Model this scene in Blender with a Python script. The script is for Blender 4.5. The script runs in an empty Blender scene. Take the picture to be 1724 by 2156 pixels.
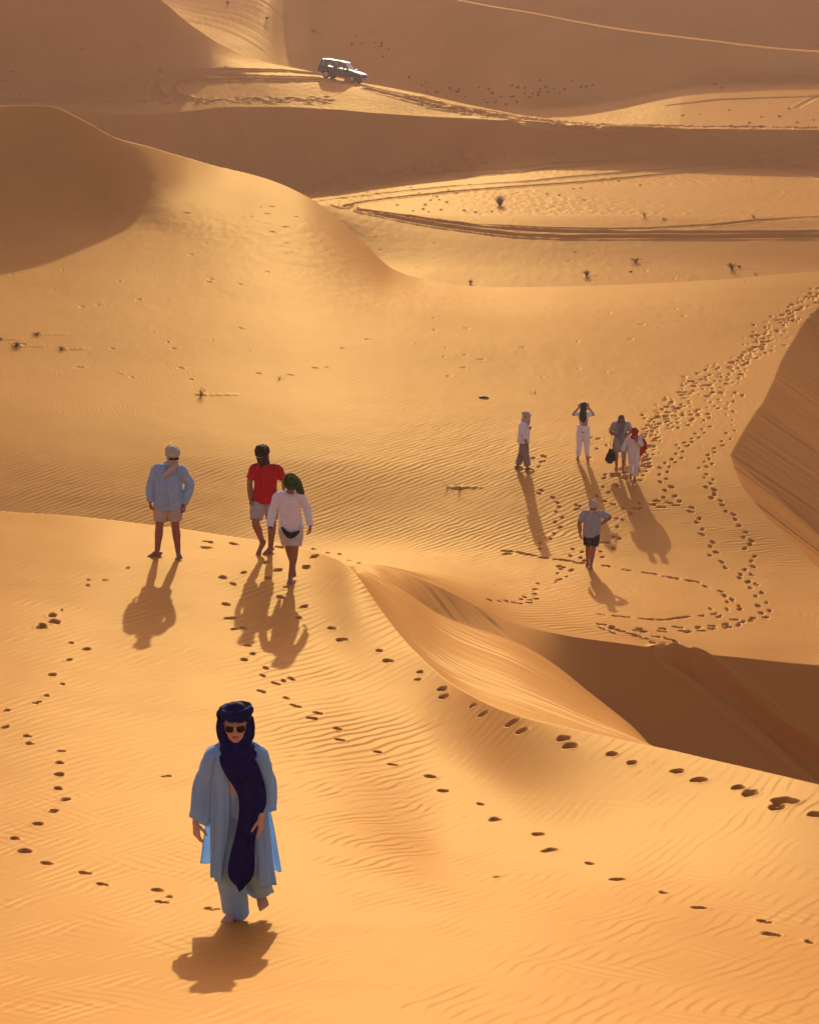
import bpy, bmesh, math, random
import numpy as np
from mathutils import Vector, Matrix, Quaternion

random.seed(7)
RNG = np.random.default_rng(11)
SC = bpy.context.scene
COL = SC.collection
PITCH = math.radians(15.4)
FOC = 5000.0                       # focal length in the survey picture's pixels (1724 x 2156)
CP, SP = math.cos(PITCH), math.sin(PITCH)
SUN_EL, SUN_AZ = 12.4, -1.0        # degrees; azimuth from +Y towards +X

# ------------------------------------------------------------------ helpers
def ray(X, Y):
    """direction (azimuth, tan of depression) of a surveyed sight line"""
    dx = (np.asarray(X, float) - 862.0) / FOC
    v = (np.asarray(Y, float) - 1078.0) / FOC
    dy = CP - v * SP
    dz = SP + v * CP
    return np.arctan2(dx, dy), dz / np.hypot(dx, dy)

def pchip(xk, yk, x):
    xk = np.asarray(xk, float); yk = np.asarray(yk, float)
    h = np.diff(xk); d = np.diff(yk) / h
    m = np.zeros(len(xk))
    m[0], m[-1] = d[0], d[-1]
    for i in range(1, len(xk) - 1):
        if d[i - 1] * d[i] > 0:
            w1, w2 = 2 * h[i] + h[i - 1], h[i] + 2 * h[i - 1]
            m[i] = (w1 + w2) / (w1 / d[i - 1] + w2 / d[i])
    xc = np.clip(x, xk[0], xk[-1])
    i = np.clip(np.searchsorted(xk, xc) - 1, 0, len(xk) - 2)
    t = (xc - xk[i]) / h[i]
    t2, t3 = t * t, t * t * t
    return ((2 * t3 - 3 * t2 + 1) * yk[i] + (t3 - 2 * t2 + t) * h[i] * m[i]
            + (-2 * t3 + 3 * t2) * yk[i + 1] + (t3 - t2) * h[i] * m[i + 1])

def _hash(ix, iy, seed):
    h = (ix.astype(np.int64) * 374761393 + iy.astype(np.int64) * 668265263 + seed * 974634777) & 0xFFFFFFFF
    h = ((h ^ (h >> 13)) * 1274126177) & 0xFFFFFFFF
    return h ^ (h >> 16)

def noise(x, y, seed=0):
    """gradient noise, about -1..1"""
    x = np.asarray(x, float); y = np.asarray(y, float)
    x0 = np.floor(x); y0 = np.floor(y)
    fx = x - x0; fy = y - y0
    ux = fx * fx * fx * (fx * (fx * 6 - 15) + 10)
    uy = fy * fy * fy * (fy * (fy * 6 - 15) + 10)
    def g(ox, oy):
        a = _hash(x0 + ox, y0 + oy, seed) * (2 * math.pi / 4294967296.0)
        return np.cos(a) * (fx - ox) + np.sin(a) * (fy - oy)
    n0 = g(0, 0) * (1 - ux) + g(1, 0) * ux
    n1 = g(0, 1) * (1 - ux) + g(1, 1) * ux
    return 1.5 * (n0 * (1 - uy) + n1 * uy)

def fbm(x, y, seed=0, oct=3, gain=0.5):
    s = 0.0; a = 1.0
    for k in range(oct):
        s = s + a * noise(x * 2 ** k, y * 2 ** k, seed + 17 * k)
        a *= gain
    return s

def sstep(a, b, x):
    t = np.clip((np.asarray(x, float) - a) / (b - a), 0, 1)
    return t * t * (3 - 2 * t)
QUALITY = (1.4, 0.18, 1.2)
SUN_E, SUN_COL = 4.2, (1.0, .94, .70)
SKY_S, SKY_SAT, SKY_TINT = .15, .45, (1.22, 1.0, 1.12)
EXPOSURE = -0.12
SAND_A, SAND_B = (.53, .220, .050), (.59, .254, .064)
HAZE_DENS, HAZE_COL, HAZE_G = .00023, (1.0, .66, .52), .5
GLINT, GLINT_R, GLINT_W = (1.0, .72, .34), .53, .037
# ------------------------------------------------------------------ the dunes
# Every crest, brink, foot and hollow is a line across the view: (X, Y, r) = sight line and distance in metres,
# or (X, None, r, z) where the line is hidden behind a nearer dune.
def sight(pts):
    out = []
    for p in pts:
        if p[1] is None:
            th, _ = ray(p[0], 1078.0); out.append((float(th), p[2], p[3]))
        else:
            th, t = ray(p[0], p[1]); out.append((float(th), p[2], -float(t) * p[2]))
    return np.array(out)

def const(r, z):
    return [(-400, None, r, z), (2100, None, r, z)]

BRINK = [(-400, 1068, 39.5), (-100, 1068, 39), (0, 1075, 38.5), (150, 1086, 38), (330, 1108, 37.5), (500, 1131, 37), (640, 1154, 36.2),
         (700, 1172, 35.3), (745, 1197, 34.2), (780, 1252, 32.8), (850, 1345, 30.3), (950, 1440, 27.4), (1100, 1510, 24.5), (1350, 1568, 22.8),
         (1724, 1650, 20.4), (1900, 1695, 19.6), (2100, 1740, 19)]
VALLEY = [(-400, None, 48, -17.3), (500, None, 47.5, -17.0), (640, None, 46, -15.8), (700, None, 44.6, -14.4), (745, 1203, 43), (830, 1232, 43.6), (927, 1295, 44.5),
          (1095, 1356, 45.0), (1177, 1406, 45.3), (1263, 1475, 45.4), (1362, 1565, 45.0), (1500, None, 43, -18.9), (1724, None, 41.5, -20.2), (2100, None, 41, -21)]
RIM = [(-400, None, 53, -16.95), (500, None, 52, -16.6), (640, None, 49.5, -15.4), (700, None, 47.5, -14.4), (745, 1190, 45.6), (811, 1194, 46), (916, 1232, 46.2), (1002, 1275, 46.5), (1072, 1308, 46.6),
       (1188, 1336, 46.8), (1362, 1362, 47.2), (1536, 1383, 47.8), (1724, 1400, 48.2), (2100, 1425, 48.2)]
C1 = [(-400, None, 57, -16.85), (0, None, 57, -16.75), (600, None, 57, -16.72), (900, None, 57, -16.7), (1242, None, 57, -16.75), (1724, None, 57, -16.95), (2100, None, 57, -17)]
C2 = [(-400, None, 65, -16.1), (0, None, 65, -16.12), (600, None, 65, -16.25), (900, None, 65, -16.42), (1150, None, 65, -16.55), (1724, None, 65, -16.68), (2100, None, 65, -16.75)]
C3 = [(-400, None, 78, -15.75), (0, None, 78, -15.88), (600, None, 78, -16.05), (1100, None, 78, -16.72), (1724, None, 78, -16.95), (2100, None, 78, -16.9)]
C4 = [(-400, None, 97, -15.75), (0, None, 97, -15.75), (120, None, 99, -15.68), (240, None, 102, -15.5), (320, None, 102, -15.45), (400, None, 100, -15.5), (600, None, 92, -15.85), (830, None, 89, -16.5), (1100, None, 89, -16.95), (1724, None, 89, -17.15), (2100, None, 89, -17.1)]
CREST = [(-400, 240, 116.5), (-100, 224, 115.5), (0, 222, 115), (105, 223, 114), (170, 250, 113), (240, 289, 112.5), (320, 311, 113.5), (400, 334, 116.5), (480, 355, 117.5), (560, 375, 116), (640, 410, 112.5), (700, 450, 110),
         (760, 505, 107), (830, 568, 103.5), (900, 590, 102), (1000, 603, 100.5), (1150, 604, 100), (1300, 600, 100), (1500, 590, 100), (1724, 572, 101), (2100, 545, 102)]
LEE = [(-400, None, 125, -17.5), (0, None, 124, -17.5), (240, None, 122, -18.5), (400, None, 126, -19.5), (640, None, 125, -20.3), (830, None, 114, -21), (1000, None, 111, -21.4), (2100, None, 111, -21.4)]
E1 = [(-400, None, 133, -20), (400, None, 133, -21), (640, None, 131, -21.3), (830, None, 126, -21.2), (2100, None, 126, -21.2)]
E2 = [(-400, None, 140, -21), (500, None, 140, -21.5), (640, 425, 140), (724, 436, 140), (862, 451, 140), (1000, 455, 140), (1724, 453, 140), (2100, 450, 140)]
E3 = [(-400, None, 146, -22.0), (640, None, 146, -22.0), (2100, None, 146, -21.7)]
E4 = [(-400, None, 165, -23.4), (640, None, 165, -23.2), (900, None, 165, -22.5), (1724, None, 165, -22.1), (2100, None, 165, -22)]
FOOT = [(-400, None, 204, -27), (300, None, 205, -27), (640, 393, 205), (800, 376, 202.5), (950, 362, 197), (1100, 347, 189), (1300, 345, 186), (1500, 352, 184), (1724, 362, 181), (2100, 372, 178)]
SHELF = [(-400, 236, 212), (0, 228, 212), (105, 224, 211.5), (165, 232, 211), (290, 241, 210.5), (390, 235, 211), (480, 226, 211.5), (600, 226, 211.5), (700, 230, 211), (800, 239, 209), (900, 246, 205), (1000, 250, 200),
         (1112, 256, 195), (1262, 266, 191), (1412, 270, 189.5), (1724, 273, 187), (2100, 276, 184)]
H1 = [(-400, 212, 220), (0, 207, 220), (200, 196, 221), (340, 160, 224), (500, 152, 225), (665, 167, 226), (770, 184, 223), (862, 201, 216.5), (987, 227, 207), (1112, 250, 199.5), (1262, 262.8, 195.5), (1412, 268.5, 193), (1724, 271.4, 190.6), (2100, 273, 188)]
G = [(-400, -330, 242), (-100, -240, 238), (0, -150, 235), (200, -80, 232), (340, 0, 233), (400, 50, 235), (500, 110, 237), (580, 135, 238), (665, 152, 235), (770, 176, 231), (862, 192, 224), (987, 220, 214),
     (1112, 244, 204), (1262, 260, 199), (1412, 266.5, 196), (1724, 270, 193.5), (2100, 271, 191)]
G2 = [(-400, None, 262, -20), (340, None, 252, -20.5), (500, None, 250, -22), (770, None, 241, -24), (987, None, 224, -25), (1112, None, 212, -23.6), (1262, None, 206, -22.6), (1412, None, 203, -22.1), (1724, None, 201, -22.0), (2100, None, 199, -22)]
I1 = [(-400, None, 272, -18), (340, None, 262, -19.5), (500, None, 259, -21), (640, None, 255, -23), (770, None, 248, -24.6), (987, None, 236, -24.6), (1090, 232, 230), (1200, 227, 232), (1300, 214, 235), (1400, 195, 238), (1480, 181, 241), (1560, 177, 242), (1724, 178, 242), (2100, 176, 242)]
I2 = [(-400, None, 300, -18), (400, None, 305, -17.5), (560, -28, 303), (600, 0, 298.5), (640, 62, 280.5), (690, 130, 270), (770, None, 257, -23.6), (987, None, 240, -23.6), (1090, None, 233, -22.6), (1300, None, 238, -22.2), (1480, None, 243.5, -20.7), (2100, None, 244.5, -20.7)]
J = [(-400, -140, 350), (400, -110, 335), (560, -70, 320), (600, -60, 311), (640, -55, 299), (690, -50, 297), (770, -42, 286), (800, -40, 281), (960, 0, 263), (1100, 25, 257), (1300, 62, 253), (1500, 88, 251), (1650, 105, 250), (1724, 110, 249.5), (2100, 130, 249)]
J2 = [(p[0], p[1] - (1.5 if p[0] < 1000 else 2.4 if p[0] < 1200 else 3.6), p[2] + 2.5) for p in J]
K1 = [(-400, None, 356, -20), (600, None, 340, -21), (800, None, 286, -20), (1300, None, 266, -22), (2100, None, 262, -22.5)]
K2 = [(-400, -200, 420), (600, -140, 390), (800, -90, 320), (1000, -50, 294), (1200, -32, 287), (1724, -30, 285), (2100, -30, 285)]

FEATURES = [(const(0.05, -1.72), 0), (const(1.5, -1.75), 0), (const(8, -4.75), 0), (const(12.4, -6.31), 0), (const(15.6, -7.34), 0), ('frac', .375, .56), ('frac', .69, .86),
            (BRINK, 1), (VALLEY, 1), (RIM, 1), (C1, 0), (C2, 0), (C3, 0), (C4, 0), (CREST, 1), (LEE, 0), (E1, 0), (E2, 0), (E3, 0), (E4, 0), (FOOT, 0), (SHELF, 1), (H1, 0), (G, 1), (G2, 0),
            (I1, 0), (I2, 0), (J, 1), (J2, 1), (K1, 0), (K2, 0), (const(480, -17.0), 0), (const(900, -15.0), 0), (const(4000, -15.0), 0)]

def feature_arrays(theta):
    R, Z, K = [], [], []
    for f in FEATURES:
        if f[0] == 'frac':
            R.append(f); Z.append(None); K.append(0); continue
        s = sight(f[0])
        R.append(pchip(s[:, 0], s[:, 1], theta)); Z.append(pchip(s[:, 0], s[:, 2], theta)); K.append(f[1])
    iB = 7
    for i in range(len(R)):
        if isinstance(R[i], tuple):
            fr, g = R[i][1], R[i][2]
            R[i] = R[4] + (R[iB] - R[4]) * fr; Z[i] = Z[4] + (Z[iB] - Z[4]) * g
    R = np.array(R); Z = np.array(Z)
    # the windward slope does not follow every bend of its brink
    sb = sight([p for p in BRINK if p[0] in (-400, 0, 330, 640, 950, 1350, 1724, 2100)])
    rb = pchip(sb[:, 0], sb[:, 1], theta); zb = pchip(sb[:, 0], sb[:, 2], theta)
    for i, fr, g in ((5, .375, .56), (6, .69, .86)):
        R[i] = R[4] + (rb - R[4]) * fr; Z[i] = Z[4] + (zb - Z[4]) * g
    if len(theta) > 50:                                   # no hard corners along the crests
        sg = math.radians(.11); st = np.median(np.diff(theta)); k = int(3 * sg / st) + 1
        kern = np.exp(-.5 * (np.arange(-k, k + 1) * st / sg) ** 2); kern /= kern.sum()
        sel = np.abs(theta) <= math.radians(12.0) + 1e-9
        for A in (R, Z):
            for i in range(len(A)):
                v = A[i][sel]
                for rep in range(5 if i == 7 else 1): v = np.convolve(np.pad(v, k, mode='reflect', reflect_type='odd'), kern, mode='valid')
                A[i][sel] = v
    for i in range(1, len(R)):
        R[i] = np.maximum(R[i], R[i - 1] + 0.02)
    return R, Z, np.array(K)

SMOOTH_KNOTS = (5, 6, 10, 11, 12)
def profile(theta, r):
    """ground height on the polar grid: rows r, columns theta"""
    R, Z, K = feature_arrays(theta)
    n, c = R.shape
    h = np.diff(R, axis=0); d = np.diff(Z, axis=0) / h
    mL = np.zeros_like(R); mR = np.zeros_like(R)
    for i in range(n):
        if i == 0: mL[i] = mR[i] = d[0]
        elif i == n - 1: mL[i] = mR[i] = d[-1]
        elif K[i]:
            mL[i] = d[i - 1]; mR[i] = d[i]
        else:
            a, b = d[i - 1], d[i]
            w1, w2 = 2 * h[i] + h[i - 1], h[i] + 2 * h[i - 1]
            with np.errstate(divide='ignore', invalid='ignore'):
                m = np.where(a * b > 0, (w1 + w2) / (w1 / a + w2 / b), 0.0)
            m = np.nan_to_num(m)
            if i in SMOOTH_KNOTS: m = (a * h[i] + b * h[i - 1]) / (h[i] + h[i - 1])
            if i == 13 and c > 200:                       # the foot of the big dune: no crease along the view
                st = np.median(np.diff(theta)); k = int(math.radians(1.5) / st); kern = np.exp(-.5 * (np.arange(-k, k + 1) * st / math.radians(.5)) ** 2); kern /= kern.sum()
                m = np.convolve(np.pad(m, k, mode='edge'), kern, mode='valid')
            mL[i] = mR[i] = m
    out = np.empty((len(r), c))
    for j in range(c):
        k = np.clip(np.searchsorted(R[:, j], r) - 1, 0, n - 2)
        hh = h[k, j]; t = np.clip((r - R[k, j]) / hh, 0, 1)
        t2, t3 = t * t, t * t * t
        out[:, j] = ((2 * t3 - 3 * t2 + 1) * Z[k, j] + (t3 - 2 * t2 + t) * hh * mR[k, j]
                     + (-2 * t3 + 3 * t2) * Z[k + 1, j] + (t3 - t2) * hh * mL[k + 1, j])
    return out

# rows: as dense as the picture needs, columns: about one per pixel inside the view
def make_rows():
    th = ray(np.array([60, 300, 560, 800, 1000, 1250, 1480, 1650]), 1078.0)[0]
    rr = np.exp(np.linspace(math.log(0.3), math.log(3800), 9000))
    z = profile(th, rr)
    ang = np.arctan(z / rr[:, None])
    vis = ang >= np.maximum.accumulate(ang, axis=0) - 1e-6
    dY = np.abs(np.diff(ang, axis=0)) * FOC / 2.107            # render pixels per step
    dY = np.where(vis[1:], dY, 0)
    need = dY.max(axis=1) * ROW_PER_PX
    dr = np.diff(rr); rc = rr[1:]
    far = np.where(rc < 11.5, dr / 0.4, np.where(rc < 24, dr / 0.14, np.where(rc < 50, dr / 0.055, np.where(rc < 60, dr / 0.14, np.where(rc < 110, dr / 0.35, np.where(rc < 255, dr / FAR_STEP, np.where(rc < 420, dr / 2.0, dr / (0.02 * rc))))))))
    need = np.maximum(need, far)
    cum = np.concatenate([[0], np.cumsum(need)])
    n = int(cum[-1])
    return np.concatenate([[0.05], np.interp(np.linspace(0, cum[-1], n), cum, rr)])

ROW_PER_PX, FAR_STEP, COL_PER_PX = QUALITY
ROWS = make_rows()
tmax = math.radians(12.0)
dense = np.linspace(-tmax, tmax, int(2 * tmax * FOC / 2.107 * COL_PER_PX))
side = [tmax]; step = 0.0012
while side[-1] + step < math.pi:
    side.append(side[-1] + step); step = min(step * 1.25, 0.05)
side = np.array(side[1:])
THETA = np.concatenate([-side[::-1], dense, side])
BASE = profile(np.clip(THETA, -0.21, 0.21), ROWS)
GX = ROWS[:, None] * np.sin(THETA)[None, :]
GY = ROWS[:, None] * np.cos(THETA)[None, :]
NR, NT = BASE.shape
print('terrain grid', NR, NT)
# soften the knife edges a little along the view
Hh = BASE
# ------------------------------------------------------------------ survey helpers on the ground
def elev_max(H):
    return np.maximum.accumulate(H / ROWS[:, None], axis=0)

def ground_hit(X, Y, EM):
    """where a sight line meets the sand: (x, y, r, theta)"""
    th, t = ray(X, Y); th = float(th); t = float(t)
    j = int(np.clip(np.searchsorted(THETA, th), 1, NT - 1))
    if abs(THETA[j - 1] - th) < abs(THETA[j] - th): j -= 1
    col = EM[:, j]
    i = int(np.clip(np.searchsorted(col, -t), 1, NR - 1))
    a, b = col[i - 1], col[i]
    f = 0.5 if b <= a else min(1.0, max(0.0, (-t - a) / (b - a)))
    r = ROWS[i - 1] * (1 - f) + ROWS[i] * f
    return r * math.sin(th), r * math.cos(th), r, th

def ground_z(x, y):
    r = math.hypot(x, y); th = math.atan2(x, y)
    i = int(np.clip(np.searchsorted(ROWS, r) - 1, 0, NR - 2)); j = int(np.clip(np.searchsorted(THETA, th) - 1, 0, NT - 2))
    u = min(1, max(0, (r - ROWS[i]) / (ROWS[i + 1] - ROWS[i]))); v = min(1, max(0, (th - THETA[j]) / (THETA[j + 1] - THETA[j])))
    return float((Hh[i, j] * (1 - u) + Hh[i + 1, j] * u) * (1 - v) + (Hh[i, j + 1] * (1 - u) + Hh[i + 1, j + 1] * u) * v)

# ------------------------------------------------------------------ hollow with slip faces on the right of the plain
EM0 = elev_max(Hh)
def poly_dist(px, py, line):
    """signed distance to a polyline (positive to the right of its direction)"""
    best = np.full(px.shape, 1e9); sgn = np.ones(px.shape)
    for (x0, y0), (x1, y1) in zip(line[:-1], line[1:]):
        dx, dy = x1 - x0, y1 - y0; L2 = dx * dx + dy * dy
        t = np.clip(((px - x0) * dx + (py - y0) * dy) / L2, 0, 1)
        d = np.hypot(px - x0 - t * dx, py - y0 - t * dy)
        c = dx * (py - y0) - dy * (px - x0)
        m = d < best
        best = np.where(m, d, best); sgn = np.where(m, np.where(c < 0, 1.0, -1.0), sgn)
    return best * sgn

nearl = [ground_hit(X, Y, EM0)[:2] for X, Y in [(1724, 1196), (1690, 1165), (1662, 1140), (1612, 1088), (1565, 1028), (1545, 985), (1538, 960)]]
e = nearl[0]; f_ = nearl[1]
nearl = [(e[0] + (e[0] - f_[0]) * k + 1.2 * k, e[1] + (e[1] - f_[1]) * k) for k in (9, 4)] + nearl
riml = [ground_hit(X, Y, EM0)[:2] for X, Y in [(1537, 959), (1550, 935), (1564, 909), (1590, 868), (1603, 852), (1627, 804), (1640, 768), (1655, 739), (1687, 684), (1724, 645)]]
e = riml[-1]; f_ = riml[-3]
riml = riml + [(e[0] + (e[0] - f_[0]) * k, e[1] + (e[1] - f_[1]) * k * .6) for k in (1.5, 4)]
sel = (ROWS > 40) & (ROWS < 130)
cs = (THETA > math.radians(6)) & (THETA < math.radians(24))
ii = np.where(sel)[0]; jj = np.where(cs)[0]
sx = GX[np.ix_(ii, jj)]; sy = GY[np.ix_(ii, jj)]
d1 = poly_dist(sx, sy, nearl); d2 = poly_dist(sx, sy, riml)
inside = (d1 > 0) & (d2 > 0)
depth = np.where(inside, np.minimum(0.80 * d1, 0.74 * d2), 0.0)
depth = np.minimum(depth, 7.0)
HOLLOW = np.zeros_like(Hh); HOLLOW[np.ix_(ii, jj)] = depth
HOLLOW_FAR = np.zeros_like(Hh, dtype=bool); HOLLOW_FAR[np.ix_(ii, jj)] = inside & (0.74 * d2 <= 0.80 * d1)
HOLLOW_NEAR = np.zeros_like(Hh, dtype=bool); HOLLOW_NEAR[np.ix_(ii, jj)] = inside & (0.74 * d2 > 0.80 * d1)
Hh = Hh - HOLLOW
# ------------------------------------------------------------------ wind and feet: undulation, ripples, streaks, prints, tracks
EM = elev_max(Hh)
FR, FZ, _ = feature_arrays(np.clip(THETA, -0.21, 0.21))
RR = np.broadcast_to(ROWS[:, None], Hh.shape)
INVIEW = (np.abs(THETA) < tmax)[None, :]
iB, iV, iR, iC2, iC4, iCR, iLEE, iE2, iE4, iFT, iSH, iH1, iG, iI1, iJ = 7, 8, 9, 11, 13, 14, 15, 17, 19, 20, 21, 22, 23, 25, 26
D = np.zeros_like(Hh)
jv = np.where(np.abs(THETA) < tmax)[0]; j0, j1 = jv[0], jv[-1] + 1

def block(ra, rb):
    a, b = np.searchsorted(ROWS, [ra, rb]); return slice(a, b), slice(j0, j1)

# broad unevenness
bl = block(3, 420); x, y, r = GX[bl], GY[bl], RR[bl]
D[bl] += 0.020 * fbm(x / 3.1, y / 4.0, 3, 3) * sstep(5, 12, r) * (1 - .65 * sstep(40, 80, r)) + 0.03 * fbm(x / 9.0, y / 11.0, 5, 2) * sstep(40, 90, r)

bl = block(44, 300); x, y, r = GX[bl], GY[bl], RR[bl]
D[bl] += (.0035 + .005 * sstep(75, 100, r) + .012 * sstep(120, 180, r)) * (noise(x / .55, y / 1.1, 401) + .7 * noise(x / .27, y / .6, 402)) * np.clip(.6 + noise(x / 14, y / 10, 403), .1, 1.4)

def ripples(bl, angle, lam, amp, seed, mask, brk=.6, warp=1.0, patch=1.6):
    x, y = GX[bl], GY[bl]; a = math.radians(angle)
    n = x * math.sin(a) - y * math.cos(a); s = x * math.cos(a) + y * math.sin(a)
    ph = 2 * math.pi / lam * n + warp * (2.2 * noise(x / .55, y / .55, seed) + 3.2 * noise(x / 1.7, y / 1.7, seed + 1) + 7 * noise(x / 6, y / 6, seed + 2))
    ph = ph + .9 * noise(n / (lam * 1.3), s / (lam * 4), seed + 7)
    h = -(np.sin(ph) + .38 * np.sin(2 * ph) + .12 * np.sin(3 * ph))
    env = np.clip(.62 + brk * noise(x / patch, y / patch, seed + 3) + .5 * brk * noise(n / (lam * 2.2), s / (lam * 5.5), seed + 4), .03, 1.25)
    D[bl] += amp * h * env * mask

bl = block(9, 41); x, y, r = GX[bl], GY[bl], RR[bl]
th = np.broadcast_to(THETA[None, j0:j1], r.shape)
near = 1 - sstep(-.25, .25, r - FR[iB][None, j0:j1])
flat = 1 - .45 * sstep(.2, .8, noise(x / 3.0 + 5, y / 4.0, 91))
ripples(bl, 64, .118, .0022, 21, near * flat * (1 - .45 * sstep(math.radians(-1), math.radians(3), th)) * (1 - sstep(20, 27, r)), 1.4, 1.3, .6)
ripples(bl, -50, .13, .0020, 51, near * (1 - sstep(18, 25, r)) * np.clip(.2 + noise(x / 1.3, y / 1.3, 60), 0, 1), .9, 1.0, .8)
ripples(bl, 60, .160, .0056, 31, near * sstep(19, 27, r) * (1 - .75 * sstep(33, 37, r)) * flat, .45, .9, 2.2)
bl = block(44, 104); x, y, r = GX[bl], GY[bl], RR[bl]
th = np.broadcast_to(THETA[None, j0:j1], r.shape)
bowl = sstep(0, 1.0, r - FR[iR][None, j0:j1]) * (HOLLOW[bl] < .02)
right = sstep(math.radians(3.2), math.radians(6.5), th)
ripples(bl, 52, .19, .0074, 41, bowl * (1 - right) * (1 - sstep(58, 88, r) * .8) * (1 - sstep(86, 100, r)), .5, .8, 3.0)
ripples(bl, 14, .18, .0068, 45, bowl * right * (1 - sstep(66, 92, r) * .8), .45, 1.2, 2.0)
# coarse ripples on the shaded flank of the big dune at the left and faint ones further off
bl = block(86, 122); x, y, r = GX[bl], GY[bl], RR[bl]
th = np.broadcast_to(THETA[None, j0:j1], r.shape)
ripples(bl, 35, .42, .0025, 47, sstep(-1, 3, r - FR[iC4][None, j0:j1]) * (1 - sstep(-.6, 0, r - FR[iCR][None, j0:j1])) * (1 - sstep(math.radians(-7.5), math.radians(-5.5), th)), .8, .6, 4.0)

def world_dir(p, q):
    a = ground_hit(p[0], p[1], EM); b = ground_hit(q[0], q[1], EM)
    return math.atan2(b[1] - a[1], b[0] - a[0])

def streaks(bl, ang, wid, lng, amp, seed, mask):
    x, y = GX[bl], GY[bl]
    s = x * math.cos(ang) + y * math.sin(ang); n = -x * math.sin(ang) + y * math.cos(ang)
    v = noise(n / wid, s / lng, seed) + .7 * noise(n / (wid * .43), s / (lng * .6), seed + 1) + (.4 * noise(n / (wid * .2), s / (lng * .5), seed + 2) if wid > .6 else 0)
    v = v * np.clip(.75 + .8 * noise(n / (wid * 7), s / (lng * .3), seed + 9), .15, 1.5)
    D[bl] += amp * v * mask

bl = block(18, 50); r = RR[bl]; th = np.broadcast_to(THETA[None, j0:j1], r.shape)
fb, fv, fr_ = FR[iB][None, j0:j1], FR[iV][None, j0:j1], FR[iR][None, j0:j1]; on = sstep(math.radians(-1.5), math.radians(-1.1), th)
a1 = world_dir((850, 1290), (1180, 1470))
streaks(bl, a1, .24, 40, .034, 61, sstep(0, 2.5, r - fb) * (1 - sstep(-1.2, .2, r - fv)) * on)
streaks(bl, a1, .5, 25, .04, 63, sstep(0, 2.5, r - fb) * (1 - sstep(-1.2, .2, r - fv)) * on)
streaks(bl, a1, .3, 20, .045, 66, sstep(-.3, .4, r - fv) * (1 - sstep(-.6, 0, r - fr_)) * on * (1 - sstep(math.radians(1.5), math.radians(4.0), th)))
bl = block(52, 112); hn = HOLLOW_NEAR[bl] * np.clip(HOLLOW[bl] / .12, 0, 1); hf = HOLLOW_FAR[bl] * np.clip(HOLLOW[bl] / .15, 0, 1)
a2 = world_dir((1600, 1060), (1705, 1140)); a3 = world_dir((1640, 850), (1720, 905))
streaks(bl, a2, .30, 20, .020, 71, hn)
streaks(bl, a3, .36, 22, .017, 75, hf)
# avalanche chutes on the lit flank behind the car and on the lee face below the far shelf
bl = block(186, 330); r = RR[bl]; th = np.broadcast_to(THETA[None, j0:j1], r.shape)
a4 = world_dir((470, 30), (640, 125))
streaks(bl, a4, 1.1, 80, .038, 81, (r > FR[iG][None, j0:j1] + 6) * (th < math.radians(-2.2)) * (th > math.radians(-6.5)))
bl = block(182, 215); r = RR[bl]; th = np.broadcast_to(THETA[None, j0:j1], r.shape)
streaks(bl, math.radians(-70), 1.1, 30, .10, 85, (r > FR[iFT][None, j0:j1]) * (r < FR[iSH][None, j0:j1] - .2) * (1 - sstep(math.radians(-2.5), math.radians(0), th)))
# gritty basin floor
bl = block(142, 190); x, y, r = GX[bl], GY[bl], RR[bl]
D[bl] += .030 * np.maximum(0, noise(x / .5, y / .9, 95)) * (r < FR[iFT][None, j0:j1]) * sstep(-.4, .3, noise(x / 9, y / 14, 96))
Hh = Hh + D

# ---- prints
def stamp(x, y, ang, L, W, dp, rim=.02, heel=True, seed=0):
    r = math.hypot(x, y); th = math.atan2(x, y); m = max(L, W) * 1.4
    a, b = np.searchsorted(ROWS, [r - m, r + m]); c, d = np.searchsorted(THETA, [th - m / r, th + m / r])
    if b - a < 1 or d - c < 1: return
    px, py = GX[a:b, c:d] - x, GY[a:b, c:d] - y
    u = (px * math.cos(ang) + py * math.sin(ang)) / (L / 2); v = (-px * math.sin(ang) + py * math.cos(ang)) / (W / 2)
    u = u + .34 * noise(px * 8 + seed, py * 8, 5); v = v + .42 * noise(px * 8, py * 8 + seed, 6)
    if heel:
        q = np.minimum(((u - .38) / .62) ** 2 + v ** 2, ((u + .55) / .45) ** 2 + (v / .8) ** 2)
        q = np.minimum(q, (u / .9) ** 2 + (v / .45) ** 2 + .25)
    else:
        q = u * u + v * v
    s = np.sqrt(q)
    Hh[a:b, c:d] += -dp * (1 - sstep(.42, 1.16, s)) + rim * dp * (1 + 2.5 * np.clip(u, 0, 1.3)) * np.exp(-((s - 1.3) / .3) ** 2)

PRINT_RNG = random.Random(5)
PSCALE = .66
def chain(pts, L=.30, W=.15, dp=.055, two=True, jit=1.0, smear=0):
    """a walked line of prints given by their sight lines"""
    P = [ground_hit(X, Y, EM) for X, Y in pts]
    for k, (x, y, r, th) in enumerate(P):
        a = P[max(0, k - 2)]; b = P[min(len(P) - 1, k + 2)]
        ang = math.atan2(b[1] - a[1], b[0] - a[0]) + PRINT_RNG.uniform(-.25, .25)
        s = PRINT_RNG.uniform(.85, 1.15) * jit * PSCALE
        stamp(x, y, ang, L * s, W * s, dp * PRINT_RNG.uniform(.8, 1.2), .02, two and PRINT_RNG.random() < .6, k * 3.7)

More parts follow.
